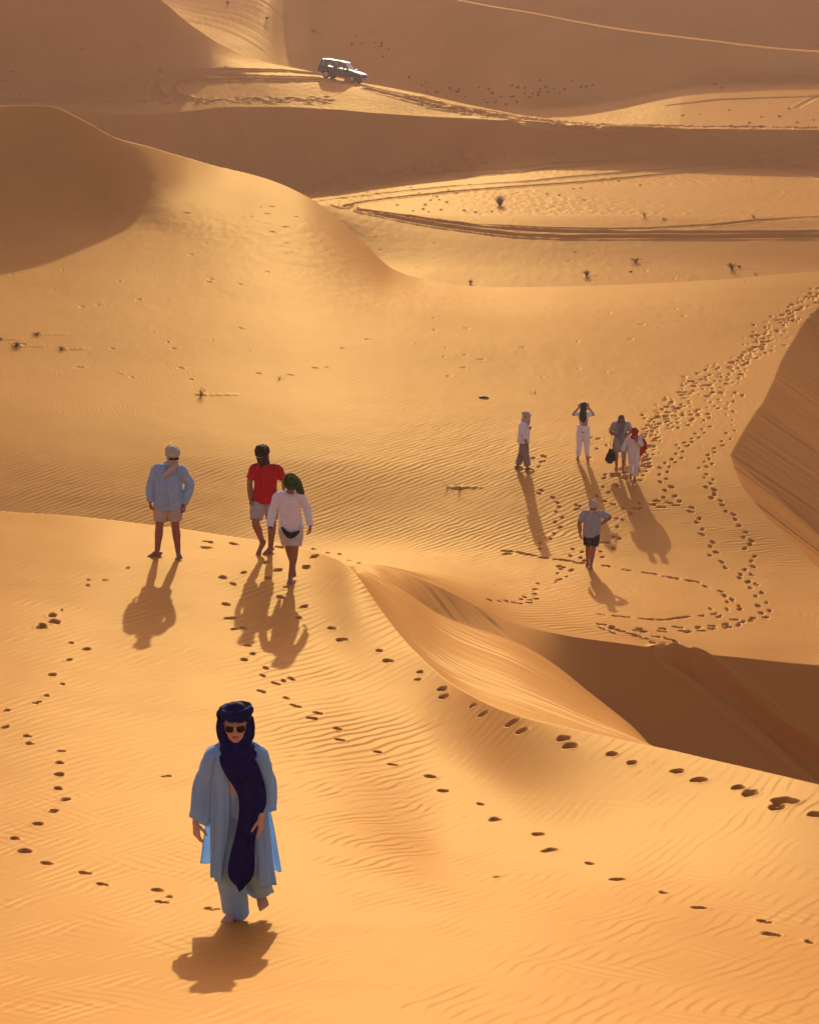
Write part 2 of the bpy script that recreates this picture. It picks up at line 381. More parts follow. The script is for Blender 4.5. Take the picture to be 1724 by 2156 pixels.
chain([(697, 1321), (719, 1345), (797, 1369), (816, 1391), (884, 1415), (878, 1431), (930, 1450), (933, 1467), (995, 1486), (1016, 1504), (1078, 1522), (1098, 1540), (1185, 1558), (1198, 1573), (1287, 1590), (1328, 1608),
       (1425, 1626), (1470, 1642), (1555, 1657)], .25, .155, .07, False)
chain([(1575, 1669), (1644, 1686), (1662, 1687), (1634, 1700), (1716, 1714)], .30, .20, .075, False)
chain([(668, 1500), (657, 1512), (710, 1534), (716, 1557), (796, 1582), (827, 1610), (906, 1637), (932, 1667), (1041, 1727), (1157, 1793), (1300, 1854), (1473, 1912), (1622, 1967)], .24, .17, .07, False)
chain([(602, 1468), (622, 1485), (1010, 1695), (1132, 1759), (1240, 1819), (1395, 1880), (1610, 1940), (1703, 1984), (551, 1454), (614, 1429), (597, 1433), (580, 1438), (554, 1423), (560, 1408)], .24, .11, .045)
chain([(110, 1296), (115, 1310), (88, 1319)], .42, .2, .08)
chain([(150, 1352), (183, 1365), (145, 1388), (110, 1418), (132, 1438), (97, 1462), (78, 1477), (15, 1494), (12, 1530), (58, 1549), (63, 1565), (130, 1581), (125, 1606), (124, 1630), (122, 1659), (137, 1682), (113, 1707), (80, 1735), (33, 1768),
       (52, 1794), (97, 1818), (178, 1837), (216, 1860), (330, 1871), (339, 1896)], .25, .13, .055)
chain([(269, 1197), (222, 1223), (186, 1222), (185, 1234), (130, 1285), (355, 1884), (437, 1908), (452, 1911), (350, 1634), (1046, 1850)], .16, .09, .03)
chain([(560, 1184), (585, 1200), (512, 1206), (564, 1217), (491, 1230), (603, 1236), (591, 1257), (476, 1273), (640, 1277), (629, 1300), (483, 1302), (493, 1324), (512, 1322), (522, 1360), (532, 1378), (515, 1391), (470, 1216)], .27, .15, .06, False)
chain([(439, 1142), (433, 1153), (490, 1145), (588, 1152), (661, 1172), (644, 1194), (690, 1164), (715, 1167), (660, 1156), (645, 1195), (735, 1180), (755, 1186)], .3, .16, .05)

def z7(l): return [(1263 + a / 3.743, 589.5 + b / 3.743) for a, b in l]
def z6(l): return [(1263 + a / 3.743, 1010.6 + b / 3.743) for a, b in l]
def zl(l): return [(1044 + a / 4.094, 825.3 + b / 4.094) for a, b in l]
BL = dict(L=.33, W=.17, dp=.075)
chain(z7([(1060, 890), (1050, 960), (990, 1060), (1050, 1040), (1045, 1110), (1040, 1145), (1060, 1190), (990, 1210), (1030, 1255), (960, 1275), (965, 1310), (900, 1330), (900, 1360), (850, 1380), (860, 1410), (820, 1432), (880, 1450), (840, 1470), (780, 1480),
          (835, 1528), (820, 1555), (890, 1572), (870, 1600), (830, 1628), (905, 1650), (900, 1690)]), **BL)
chain(z7([(1000, 990), (930, 1015), (855, 1060), (860, 1090), (820, 1110), (800, 1130), (865, 1160), (805, 1180), (825, 1207), (750, 1215), (780, 1245), (725, 1255), (725, 1280), (665, 1287), (690, 1310), (600, 1302), (625, 1327), (650, 1355), (600, 1372), (645, 1402), (565, 1412),
          (590, 1437), (510, 1442), (545, 1472), (470, 1478), (530, 1510), (470, 1530), (520, 1562), (470, 1585), (560, 1630), (510, 1655), (580, 1700), (500, 1712)]), **BL)
chain(z6([(470, 12), (560, 48), (512, 78), (590, 122), (500, 133), (440, 160), (625, 163), (545, 178), (415, 192), (600, 198), (470, 212), (725, 215), (712, 247), (780, 300), (760, 332), (805, 387), (800, 428), (885, 487), (870, 522), (912, 567), (862, 590), (955, 645), (985, 690), (1105, 745), (1095, 770),
          (1160, 808), (1230, 825), (1180, 852)]), L=.36, W=.19, dp=.08)
chain(z6([(830, 52), (895, 72), (900, 98), (875, 135), (950, 160), (960, 195), (990, 245), (1050, 270), (1065, 310), (1095, 362), (1150, 415), (1130, 452), (1190, 478), (1180, 508), (1140, 540), (1215, 602), (1190, 640), (1205, 682), (1140, 708), (1190, 747), (1170, 800),
          (1270, 893), (1225, 920), (1310, 968), (1240, 990), (1335, 1030), (1270, 1050), (1305, 1083), (1205, 1092), (1190, 1110)]), L=.36, W=.2, dp=.085)
chain(z6([(1120, 1118), (1060, 1100), (1090, 1138), (985, 1136), (1000, 1158), (885, 1148), (880, 1170), (770, 1158), (800, 1186), (690, 1192), (610, 1155), (650, 1186), (495, 1168), (490, 1190), (310, 1170), (300, 1186), (340, 1192), (160, 1190), (110, 1176), (95, 1157), (10, 1140), (90, 1202), (15, 1172),
          (250, 1215), (290, 1230), (350, 1248), (445, 1232), (515, 1245), (585, 1268), (410, 1280), (490, 1287)]), L=.4, W=.2, dp=.085)
chain(z6([(520, 1312), (590, 1312), (625, 1328), (760, 1332), (795, 1352)]), L=.36, W=.16, dp=.035)
chain(z6([(60, 680), (210, 711), (360, 732), (420, 740), (530, 764), (590, 775), (710, 794), (760, 802), (830, 838), (950, 876), (980, 911), (1040, 940), (1000, 959), (1090, 992), (870, 1015), (1100, 1017), (1000, 1020), (900, 1055), (940, 1075), (800, 1070),
          (680, 1079), (645, 1082), (610, 1088), (560, 1092), (500, 1098), (430, 1097), (350, 1095), (200, 1079), (130, 1073), (10, 1063)]), L=.45, W=.17, dp=.075)
chain(zl([(110, 1395), (95, 1372), (200, 1385), (250, 1400), (290, 1404), (320, 1412), (410, 1430), (540, 1445), (600, 1450), (640, 1458), (720, 1475), (950, 1500)]), L=.5, W=.2, dp=.07)
chain(zl([(360, 1650), (340, 1700), (330, 1738), (250, 1765), (220, 1785), (300, 1790), (90, 1800), (150, 1812), (210, 1822), (290, 1815), (30, 1800), (-60, 1790), (350, 1780)]), L=.42, W=.2, dp=.085)
chain(zl([(530, 1620), (510, 1640), (560, 1612), (610, 1590), (640, 1540), (660, 1530), (560, 1525), (540, 1500), (580, 1510), (530, 1560), (640, 1410), (660, 1355), (380, 1355), (380, 1305), (470, 1265), (500, 1220), (555, 1165), (510, 1120), (570, 1080), (520, 1035), (545, 990), (530, 950), (490, 908), (370, 873), (395, 850)]), L=.3, W=.16, dp=.07)
chain(zl([(690, 970), (720, 985), (700, 1010), (920, 820), (1040, 800), (1050, 812), (930, 742), (970, 865), (870, 895), (940, 942), (1010, 968), (1160, 1050), (1100, 1005), (1040, 1090), (1090, 1100), (1045, 1160), (1010, 1250), (1060, 1260), (960, 1300), (920, 1295), (1010, 1350), (900, 1378), (920, 1425), (740, 1380), (730, 1430),
          (760, 1455), (400, 550), (420, 557), (400, 600), (370, 640), (320, 570), (820, 395), (880, 405), (870, 490), (950, 460), (810, 565), (760, 740), (1000, 710), (1190, 1000), (1230, 955), (1240, 1000), (1350, 970), (1400, 940), (1440, 990), (1500, 950), (1560, 975)]), **BL)
# the trodden way down from the far crest
way = z7([(1740, 70), (1650, 150), (1540, 240), (1440, 320), (1360, 400), (1290, 470), (1210, 560), (1110, 640), (1000, 700), (920, 780), (850, 850), (780, 920), (720, 990), (640, 1060), (540, 1110), (440, 1180), (400, 1270), (380, 1350), (330, 1430), (240, 1510), (130, 1560)])
wid = [80, 90, 120, 160, 170, 150, 140, 150, 170, 220, 260, 240, 200, 190, 190, 130, 110, 90, 90, 110, 120]
P_ = []
for k in range(470):
    t = PRINT_RNG.random() ** .95 * (len(way) - 1.001); i = int(t); f = t - i
    o = max(-1.3, min(1.3, PRINT_RNG.gauss(0, .5))) * (wid[i] * (1 - f) + wid[i + 1] * f) / 3.743
    P_.append((way[i][0] * (1 - f) + way[i + 1][0] * f + o * .9, way[i][1] * (1 - f) + way[i + 1][1] * f + o * .25))
for X, Y in P_:
    x, y, r, th = ground_hit(X, Y, EM)
    s = PRINT_RNG.uniform(.55, .95) * (1 + .2 * sstep(70, 95, r))
    stamp(x, y, math.radians(235) + PRINT_RNG.uniform(-.5, .5), (.30 * s), .16 * s, .07 * s, .0, PRINT_RNG.random() < .4, PRINT_RNG.random() * 50)
# the trodden ridge by the car and the edge of the far shelf
for k in range(420):
    X = PRINT_RNG.uniform(850, 1724); g = pchip([850, 987, 1112, 1262, 1724], [204, 233, 250.5, 263, 270.5], X)
    hgt = pchip([850, 1000, 1262, 1724], [9, 6, 3, 1.5], X)
    x, y, r, th = ground_hit(X, float(g) + PRINT_RNG.gauss(0, 1) * float(hgt) * .55, EM)
    stamp(x, y, PRINT_RNG.uniform(0, 6.3), PRINT_RNG.uniform(.5, .9), PRINT_RNG.uniform(.3, .5), .13, .10, False, k)
for k in range(170):
    X = PRINT_RNG.uniform(20, 700); x, y, r, th = ground_hit(X, 213 - .004 * (X - 300) + PRINT_RNG.gauss(0, 3.0), EM)
    stamp(x, y, PRINT_RNG.uniform(0, 6.3), PRINT_RNG.uniform(.5, 1.0), PRINT_RNG.uniform(.3, .5), .11, .10, False, k)
# lumps of sand gathered at the foot of the far face, and scattered scars
for k in range(60):
    X = PRINT_RNG.uniform(660, 1010); Y = 398 - (X - 660) * .17 + PRINT_RNG.gauss(0, 9); x, y, r, th = ground_hit(X, Y, EM)
    stamp(x, y, math.radians(PRINT_RNG.uniform(-60, -20)), PRINT_RNG.uniform(1.2, 3.2), PRINT_RNG.uniform(.6, 1.2), -PRINT_RNG.uniform(.1, .28), 0, False, k)
for k in range(170):
    X = PRINT_RNG.uniform(0, 1724); Y = PRINT_RNG.uniform(430, 800)
    x, y, r, th = ground_hit(X, Y, EM); L = PRINT_RNG.uniform(.10, .32)
    stamp(x, y, PRINT_RNG.uniform(-.3, .5), L, L * .4, .04, .1, False, k)

# sand tails behind the tufts
for X, Y, L in ((424, 831, 1.6), (35, 729, 1.5), (78, 705, 1.5), (131, 735, 1.2), (2, 715, 1.0), (1337, 551, 1.4), (1540, 567, 2.2), (1234, 580, .8), (1356, 456, 1.4), (1397, 462, 1.4), (1586, 459, 1.0), (960, 1026, 1.0)):
    x, y, r, th = ground_hit(X, Y, EM)
    stamp(x + L * .4, y + .05, .10, L * .8, .26, -.022, 0, False, X)
    stamp(x, y, 0, .4, .3, -.03, 0, False, Y)

# ---- wheel tracks, slides
def trackline(pts, width=.62, dp=.085, lump=.35, rim=.5, step=9.0):
    w = []
    for (xa, ya), (xb, yb) in zip(pts[:-1], pts[1:]):
        n = max(1, int(math.hypot(xb - xa, (yb - ya) * 3) / step))
        for k in range(n): w.append((xa + (xb - xa) * k / n, ya + (yb - ya) * k / n))
    w.append(pts[-1])
    W = [ground_hit(X, Y, EM) for X, Y in w]
    W = [p for k, p in enumerate(W) if k == 0 or k == len(W) - 1 or abs(p[2] - .5 * (W[k - 1][2] + W[k + 1][2])) < 6]
    upd = {}
    rs = [p[2] for p in W]; ts = [p[3] for p in W]; m = width * 1.6
    a, b = np.searchsorted(ROWS, [min(rs) - m, max(rs) + m]); c, d = np.searchsorted(THETA, [min(ts) - m / min(rs), max(ts) + m / min(rs)])
    dist = np.full((b - a, d - c), 9.0)
    for p, q in zip(W[:-1], W[1:]):
        e, f = np.searchsorted(ROWS, [min(p[2], q[2]) - m, max(p[2], q[2]) + m]); g, h = np.searchsorted(THETA, [min(p[3], q[3]) - m / p[2], max(p[3], q[3]) + m / p[2]])
        if f <= e or h <= g: continue
        px, py = GX[e:f, g:h], GY[e:f, g:h]; dx, dy = q[0] - p[0], q[1] - p[1]; L2 = dx * dx + dy * dy + 1e-9
        t = np.clip(((px - p[0]) * dx + (py - p[1]) * dy) / L2, 0, 1)
        dd = np.hypot(px - p[0] - t * dx, py - p[1] - t * dy)
        dist[e - a:f - a, g - c:h - c] = np.minimum(dist[e - a:f - a, g - c:h - c], dd)
    u = dist / (width / 2)
    k = 1 + lump * noise(GX[a:b, c:d] / .9, GY[a:b, c:d] / 1.3, 7)
    Hh[a:b, c:d] += k * (-dp * (1 - sstep(.3, 1.0, u)) + rim * dp * np.exp(-((u - 1.35) / .35) ** 2))

def zc(l): return [(640 + a / 3.79, 337 + b / 3.79) for a, b in l]
def zr(l): return [(862 + a / 2, b / 2) for a, b in l]
def zt(l): return [(a / 2, b / 2) for a, b in l]
trackline(zc([(470, 400), (640, 424), (840, 452)]) + zr([(0, 912), (100, 930), (250, 950), (400, 965), (560, 975), (760, 980), (1000, 980), (1760, 980)]), .7, .11)
trackline(zc([(470, 412), (640, 445)]) + zr([(0, 930), (150, 955), (300, 975), (450, 992), (650, 1000), (1000, 999), (1760, 999)]), .7, .11)
trackline(zr([(0, 918), (250, 945), (560, 962), (800, 965), (1000, 962), (1300, 945), (1500, 925), (1760, 912)]), .5, .05)
trackline(zr([(800, 976), (1000, 968), (1200, 958), (1450, 930), (1760, 918)]), .5, .04)
trackline(zc([(40, 280), (200, 180), (430, 140), (800, 105), (1300, 85), (1724, 62)]) + zr([(600, 690), (900, 680), (1200, 660), (1450, 640), (1760, 590)]), .75, .14, .12, .5)
trackline(zc([(150, 300), (330, 240), (600, 185), (1000, 150), (1724, 100)]) + zr([(600, 708), (900, 690), (1300, 672), (1500, 650), (1760, 605)]), .75, .14, .12, .5)
trackline(zc([(120, 330), (400, 295), (800, 250), (1200, 210), (1724, 180)]) + zr([(700, 745), (1000, 720), (1300, 695), (1500, 680), (1760, 640)]), .75, .14, .12, .5)
trackline(zc([(290, 370), (500, 330), (800, 295), (1200, 255), (1724, 215)]) + zr([(700, 770), (1000, 742), (1300, 715), (1500, 692), (1760, 655)]), .75, .14, .12, .5)
trackline(zr([(100, 450), (300, 482), (600, 530), (900, 570), (1200, 612), (1450, 690), (1760, 757)]), .75, .13, .12, .45)
trackline(zr([(260, 470), (500, 500), (800, 532), (1100, 560), (1350, 615), (1560, 685), (1760, 733)]), .75, .13, .12, .45)
trackline(zr([(0, 405), (200, 445), (420, 482), (700, 530), (1000, 545)]), .6, .09, .12, .4)
trackline(zt([(0, 404), (200, 374), (400, 347), (700, 330), (1000, 322), (1330, 330)]), .75, .19, .15, .6)
trackline(zt([(100, 402), (300, 383), (550, 358), (800, 340), (1080, 335), (1330, 340)]), .75, .19, .15, .6)
trackline(zt([(690, 412), (645, 385), (650, 352), (700, 322), (800, 302), (950, 296), (1200, 300), (1330, 312)]), .95, .22, .2, .6)
trackline(zt([(775, 412), (720, 390), (716, 370), (750, 345), (830, 325), (1000, 312)]), .95, .22, .2, .6)
trackline([(770, 182), (830, 195), (900, 212), (1000, 236)], .8, .10)
trackline([(772, 187), (830, 201), (890, 216), (960, 232)], .8, .10)
trackline(zr([(1090, 445), (1300, 420), (1724, 405)]), .7, .07)
trackline(zr([(1630, 455), (1680, 425), (1740, 395)]), .7, .07)
# the slide two walkers left on the shaded face
trackline([(1412, 1384), (1450, 1408), (1505, 1452), (1560, 1500), (1640, 1560), (1700, 1612), (1740, 1640)], .55, .13, .2, .5)
trackline([(1440, 1388), (1480, 1412), (1540, 1455), (1610, 1512), (1680, 1572), (1740, 1618)], .5, .14, .2, .5)
trackline([(1475, 1392), (1510, 1422), (1570, 1478), (1650, 1548), (1740, 1605)], .3, .08, .2, .5)
EM = elev_max(Hh)
# ------------------------------------------------------------------ figure building
def nodes_of(name):
    m = bpy.data.materials.new(name); m.use_nodes = True
    return m, m.node_tree, m.node_tree.nodes['Principled BSDF']

def cloth_mat(name, col, col2=None, weave=220.0, rough=.85, trans=0.0, bump=.15, scale=7.0, sheen=.35):
    m, t, b = nodes_of(name); N, L = t.nodes, t.links
    co = N.new('ShaderNodeTexCoord')
    n = N.new('ShaderNodeTexNoise'); n.inputs['Scale'].default_value = scale; n.inputs['Detail'].default_value = 4
    L.new(co.outputs['Object'], n.inputs['Vector'])
    r = N.new('ShaderNodeValToRGB'); r.color_ramp.elements[0].position = .35; r.color_ramp.elements[1].position = .68
    c2 = col2 or tuple(c * .82 for c in col)
    r.color_ramp.elements[0].color = c2 + (1,); r.color_ramp.elements[1].color = col + (1,)
    L.new(n.outputs['Fac'], r.inputs[0]); L.new(r.outputs[0], b.inputs['Base Color'])
    b.inputs['Roughness'].default_value = rough; b.inputs['Specular IOR Level'].default_value = .06
    b.inputs['Sheen Weight'].default_value = sheen; b.inputs['Sheen Roughness'].default_value = .35
    w = N.new('ShaderNodeTexNoise'); w.inputs['Scale'].default_value = weave; L.new(co.outputs['Object'], w.inputs['Vector'])
    bp = N.new('ShaderNodeBump'); bp.inputs['Strength'].default_value = bump; bp.inputs['Distance'].default_value = .004
    L.new(w.outputs['Fac'], bp.inputs['Height']); L.new(bp.outputs[0], b.inputs['Normal'])
    if trans > 0:
        tr = N.new('ShaderNodeBsdfTranslucent'); L.new(r.outputs[0], tr.inputs['Color'])
        mx = N.new('ShaderNodeMixShader'); mx.inputs[0].default_value = trans
        out = [q for q in N if q.type == 'OUTPUT_MATERIAL'][0]
        L.new(b.outputs[0], mx.inputs[1]); L.new(tr.outputs[0], mx.inputs[2]); L.new(mx.outputs[0], out.inputs['Surface'])
    return m

def plain_mat(name, col, rough=.5, metal=0.0, spec=.4, trans=0.0, alpha=None):
    m, t, b = nodes_of(name); N, L = t.nodes, t.links
    n = N.new('ShaderNodeTexNoise'); n.inputs['Scale'].default_value = 9; n.inputs['Detail'].default_value = 4
    co = N.new('ShaderNodeTexCoord'); L.new(co.outputs['Object'], n.inputs['Vector'])
    r = N.new('ShaderNodeValToRGB'); r.color_ramp.elements[0].color = tuple(c * .85 for c in col) + (1,); r.color_ramp.elements[1].color = tuple(min(1, c * 1.1) for c in col) + (1,)
    L.new(n.outputs['Fac'], r.inputs[0]); L.new(r.outputs[0], b.inputs['Base Color'])
    b.inputs['Roughness'].default_value = rough; b.inputs['Metallic'].default_value = metal; b.inputs['Specular IOR Level'].default_value = spec
    if trans: b.inputs['Transmission Weight'].default_value = trans
    return m

def skin_mat(name, col):
    m = plain_mat(name, col, .55, 0, .3)
    b = m.node_tree.nodes['Principled BSDF']; b.inputs['Subsurface Weight'].default_value = .12; b.inputs['Subsurface Radius'].default_value = (.02, .008, .004)
    return m

V = Vector
class Blob:
    """closed primitives that are fused into one continuous surface"""
    def __init__(s): s.v = []; s.f = []
    def ring_loft(s, rings, cap=True):
        n = len(rings[0]); o = len(s.v)
        for rg in rings: s.v.extend(rg)
        for i in range(len(rings) - 1):
            for k in range(n):
                a, b = o + i * n + k, o + i * n + (k + 1) % n
                s.f.append((a, b, b + n, a + n))
        if cap:
            s.f.append(tuple(o + k for k in range(n))[::-1]); e = o + (len(rings) - 1) * n
            s.f.append(tuple(e + k for k in range(n)))
    def tube(s, pts, rad, ref=(0, 1, 0), seg=18, round_ends=True):
        P = [V(p) for p in pts]; R = [(r, r) if not isinstance(r, (tuple, list)) else tuple(r) for r in rad]
        # smooth the path a little
        Q, S = [], []
        for i in range(len(P) - 1):
            p0, p1, p2, p3 = P[max(0, i - 1)], P[i], P[i + 1], P[min(len(P) - 1, i + 2)]
            for k in range(4):
                t = k / 4; t2 = t * t; t3 = t2 * t
                q = .5 * ((2 * p1) + (p2 - p0) * t + (2 * p0 - 5 * p1 + 4 * p2 - p3) * t2 + (3 * p1 - p0 - 3 * p2 + p3) * t3)
                e = t * t * (3 - 2 * t)
                Q.append(q); S.append((R[i][0] * (1 - e) + R[i + 1][0] * e, R[i][1] * (1 - e) + R[i + 1][1] * e))
        Q.append(P[-1]); S.append(R[-1])
        if round_ends:
            d0 = (Q[0] - Q[1]).normalized(); d1 = (Q[-1] - Q[-2]).normalized()
            a0, a1 = min(S[0]), min(S[-1])
            pre = [(Q[0] + d0 * a0 * math.sin(a), tuple(x * max(.05, math.cos(a)) for x in S[0])) for a in (1.5, 1.2, .8, .4)]
            post = [(Q[-1] + d1 * a1 * math.sin(a), tuple(x * max(.05, math.cos(a)) for x in S[-1])) for a in (.4, .8, 1.2, 1.5)]
            Q = [p[0] for p in pre] + Q + [p[0] for p in post]; S = [p[1] for p in pre] + S + [p[1] for p in post]
        rings = []; ref = V(ref)
        for i in range(len(Q)):
            t = (Q[min(len(Q) - 1, i + 1)] - Q[max(0, i - 1)])
            t = t.normalized() if t.length > 1e-9 else V((0, 0, 1))
            side = t.cross(ref)
            if side.length < .15: side = t.cross(V((1, 0, .3)))
            side.normalize(); up = side.cross(t).normalized()
            rings.append([Q[i] + side * (S[i][0] * math.cos(2 * math.pi * k / seg)) + up * (S[i][1] * math.sin(2 * math.pi * k / seg)) for k in range(seg)])
        s.ring_loft(rings)
    def ball(s, c, r, rot=None, seg=20, rng=12):
        if not isinstance(r, (tuple, list)): r = (r, r, r)
        M = rot.to_matrix() if rot is not None else Matrix.Identity(3)
        c = V(c); rings = []
        for i in range(rng + 1):
            a = math.pi * (i + .0) / rng; a = min(max(a, .03), math.pi - .03)
            rings.append([c + M @ V((r[0] * math.sin(a) * math.cos(2 * math.pi * k / seg), r[1] * math.sin(a) * math.sin(2 * math.pi * k / seg), -r[2] * math.cos(a))) for k in range(seg)])
        s.ring_loft(rings)
    def mesh(s, name):
        me = bpy.data.meshes.new(name); me.from_pydata([tuple(v) for v in s.v], [], s.f)
        bm = bmesh.new(); bm.from_mesh(me); bmesh.ops.recalc_face_normals(bm, faces=bm.faces); bm.to_mesh(me); bm.free()
        return me
    def fused(s, name, mat, parent=None, voxel=.006, smooth=4, fold=None, cut=None):
        me = s.mesh(name + '_raw'); o = bpy.data.objects.new(name + '_raw', me); COL.objects.link(o)
        md = o.modifiers.new('r', 'REMESH'); md.mode = 'VOXEL'; md.voxel_size = voxel; md.use_smooth_shade = True
        sm = o.modifiers.new('s', 'SMOOTH'); sm.factor = .5; sm.iterations = smooth
        dg = bpy.context.evaluated_depsgraph_get()
        out = bpy.data.meshes.new_from_object(o.evaluated_get(dg)); out.name = name
        bpy.data.objects.remove(o); bpy.data.meshes.remove(me)
        if fold or cut:
            n = len(out.vertices); co = np.empty(n * 3); no = np.empty(n * 3)
            out.vertices.foreach_get('co', co); out.vertex_normals.foreach_get('vector', no)
            co = co.reshape(-1, 3); no = no.reshape(-1, 3)
            if fold: co = co + no * fold(co)[:, None]
            out.vertices.foreach_set('co', co.ravel()); out.update()
        out.polygons.foreach_set('use_smooth', np.ones(len(out.polygons), dtype=bool))
        out.materials.append(mat)
        ob = bpy.data.objects.new(name, out); COL.objects.link(ob); ob.parent = parent
        return ob
    def plain(s, name, mat, parent=None, smooth=True, sub=0, solid=0.0):
        me = s.mesh(name); me.polygons.foreach_set('use_smooth', np.full(len(me.polygons), smooth)); me.materials.append(mat)
        ob = bpy.data.objects.new(name, me); COL.objects.link(ob); ob.parent = parent
        if sub: md = ob.modifiers.new('sub', 'SUBSURF'); md.levels = md.render_levels = sub
        return ob

def folds(amp, w=.05, h=.22, seed=0):
    def f(co):
        a = np.arctan2(co[:, 1], co[:, 0]) * .16
        return amp * (noise((co[:, 0] * .8 + a) / w, (co[:, 2] + co[:, 0] * .3) / h, seed) + .6 * noise(co[:, 0] / (w * .6) + 9, (co[:, 2] - co[:, 1]) / (h * .5), seed + 3)
                      + .45 * noise(co[:, 2] / .035 + co[:, 0] * 12, co[:, 0] / .09 + co[:, 1] * 5, seed + 5))
    return f

def paint(ob, mat, test):
    me = ob.data; me.materials.append(mat); i = len(me.materials) - 1
    for p in me.polygons:
        if test(p.center, p.normal): p.material_index = i

def sheet(name, rows, mat, parent=None, thick=.004, sub=1):
    """a piece of cloth from rows of points"""
    n = len(rows[0]); me = bpy.data.meshes.new(name)
    v = [tuple(p) for r in rows for p in r]
    f = [(i * n + k, i * n + k + 1, (i + 1) * n + k + 1, (i + 1) * n + k) for i in range(len(rows) - 1) for k in range(n - 1)]
    me.from_pydata(v, [], f); me.polygons.foreach_set('use_smooth', np.ones(len(f), dtype=bool)); me.materials.append(mat)
    ob = bpy.data.objects.new(name, me); COL.objects.link(ob); ob.parent = parent
    so = ob.modifiers.new('th', 'SOLIDIFY'); so.thickness = thick; so.offset = 0
    if sub: md = ob.modifiers.new('sub', 'SUBSURF'); md.levels = md.render_levels = sub
    return ob

def hand(B, wrist, fore, palm_n, curl=.5, side=1, s=1.0, grip=False):
    """palm, four bent fingers and a thumb fused to the wrist. fore: pointing direction, palm_n: way the palm faces, side: which side of the palm the thumb leaves"""
    d = V(fore).normalized(); n = V(palm_n); n = (n - d * n.dot(d)).normalized(); a = d.cross(n).normalized() * side
    w = V(wrist)
    B.tube([w - d * .02 * s, w + d * .03 * s, w + d * .075 * s, w + d * .092 * s], [(.026 * s, .021 * s), (.034 * s, .018 * s), (.041 * s, .016 * s), (.038 * s, .013 * s)], ref=tuple(n))
    for k, (off, ln, r) in enumerate([(.030, .070, .0092), (.010, .080, .0096), (-.011, .074, .0092), (-.031, .058, .0082)]):
        b = w + d * (.088 - .006 * abs(k - 1)) * s + a * off * s
        c = curl * (1 + .12 * k); sp = a * (off * .25)
        d1 = (d * math.cos(c * .7) + n * math.sin(c * .7) + sp).normalized()
        d2 = (d * math.cos(c * 1.6) + n * math.sin(c * 1.6) + sp).normalized()
        d3 = (d * math.cos(c * 2.3) + n * math.sin(c * 2.3)).normalized()
        p1 = b + d1 * ln * .48 * s; p2 = p1 + d2 * ln * .32 * s; p3 = p2 + d3 * ln * .2 * s
        B.tube([b - d * .02 * s, b, p1, p2, p3], [r * s, r * s, r * .95 * s, r * .88 * s, r * .72 * s], seg=10)
    b = w + d * .022 * s + a * .026 * s + n * .006 * s
    t1 = (d * .62 + a * .62 + n * .35).normalized(); t2 = (d * .85 + a * .25 + n * .45).normalized()
    B.tube([b, b + t1 * .038 * s, b + t1 * .038 * s + t2 * .032 * s, b + t1 * .038 * s + t2 * .052 * s], [.0135 * s, .0115 * s, .0102 * s, .0075 * s], seg=10)

def foot(B, ankle, toe, s=1.0, toes=True):
    a, t = V(ankle), V(toe); d = (t - a); f = V((d.x, d.y, 0)); f.normalize()
    dn = d.normalized(); side = dn.cross(V((0, 0, 1)))
    if side.length < .1: side = V((1, 0, 0))
    side.normalize(); up = side.cross(dn).normalized()
    heel = a - up * .055 * s - dn * .045 * s
    B.tube([heel, heel + dn * .06 * s + up * .012 * s, (a + t) * .5 - up * .004 * s, t - dn * .02 * s], [(.031 * s, .030 * s), (.034 * s, .036 * s), (.040 * s, .028 * s), (.045 * s, .017 * s)], ref=tuple(up))
    B.tube([a + V((0, 0, .05)), a, (a * .6 + t * .4) - up * .004 * s], [.036 * s, (.038 * s, .042 * s), (.036 * s, .026 * s)])
    if toes:
        for k, (o, l, r) in enumerate([(.032, .045, .0145), (.012, .042, .0105), (-.006, .036, .010), (-.022, .03, .0095), (-.036, .022, .009)]):
            p = t - dn * .025 * s + side * o * s - up * .004 * s
            B.tube([p, p + dn * l * .7 * s, p + dn * l * s - up * .004 * s], [r * s, r * s, r * .85 * s], seg=10)

BASE = dict(pelvis=(0, 0, .95), waist=(0, 0, 1.10), chest=(0, 0, 1.30), neck=(0, .015, 1.47), head=(0, -.01, 1.63),
            sha=(-.18, .01, 1.42), ela=(-.24, .03, 1.13), wra=(-.26, -.03, .88), shb=(.18, .01, 1.42), elb=(.24, .03, 1.13), wrb=(.26, -.03, .88),
            hipa=(-.085, 0, .93), kna=(-.095, -.02, .50), ana=(-.10, .03, .085), toea=(-.13, -.16, .025),
            hipb=(.085, 0, .93), knb=(.095, -.02, .50), anb=(.10, .03, .085), toeb=(.13, -.16, .025),
            face=(0, -1, -.15), hda=None, hdb=None, pna=(1, 0, 0), pnb=(-1, 0, 0), curl=.45,
            r_chest=(.165, .115), r_waist=(.145, .11), r_pelvis=(.16, .12), arm=(.052, .042, .029), leg=(.088, .056, .058, .037))

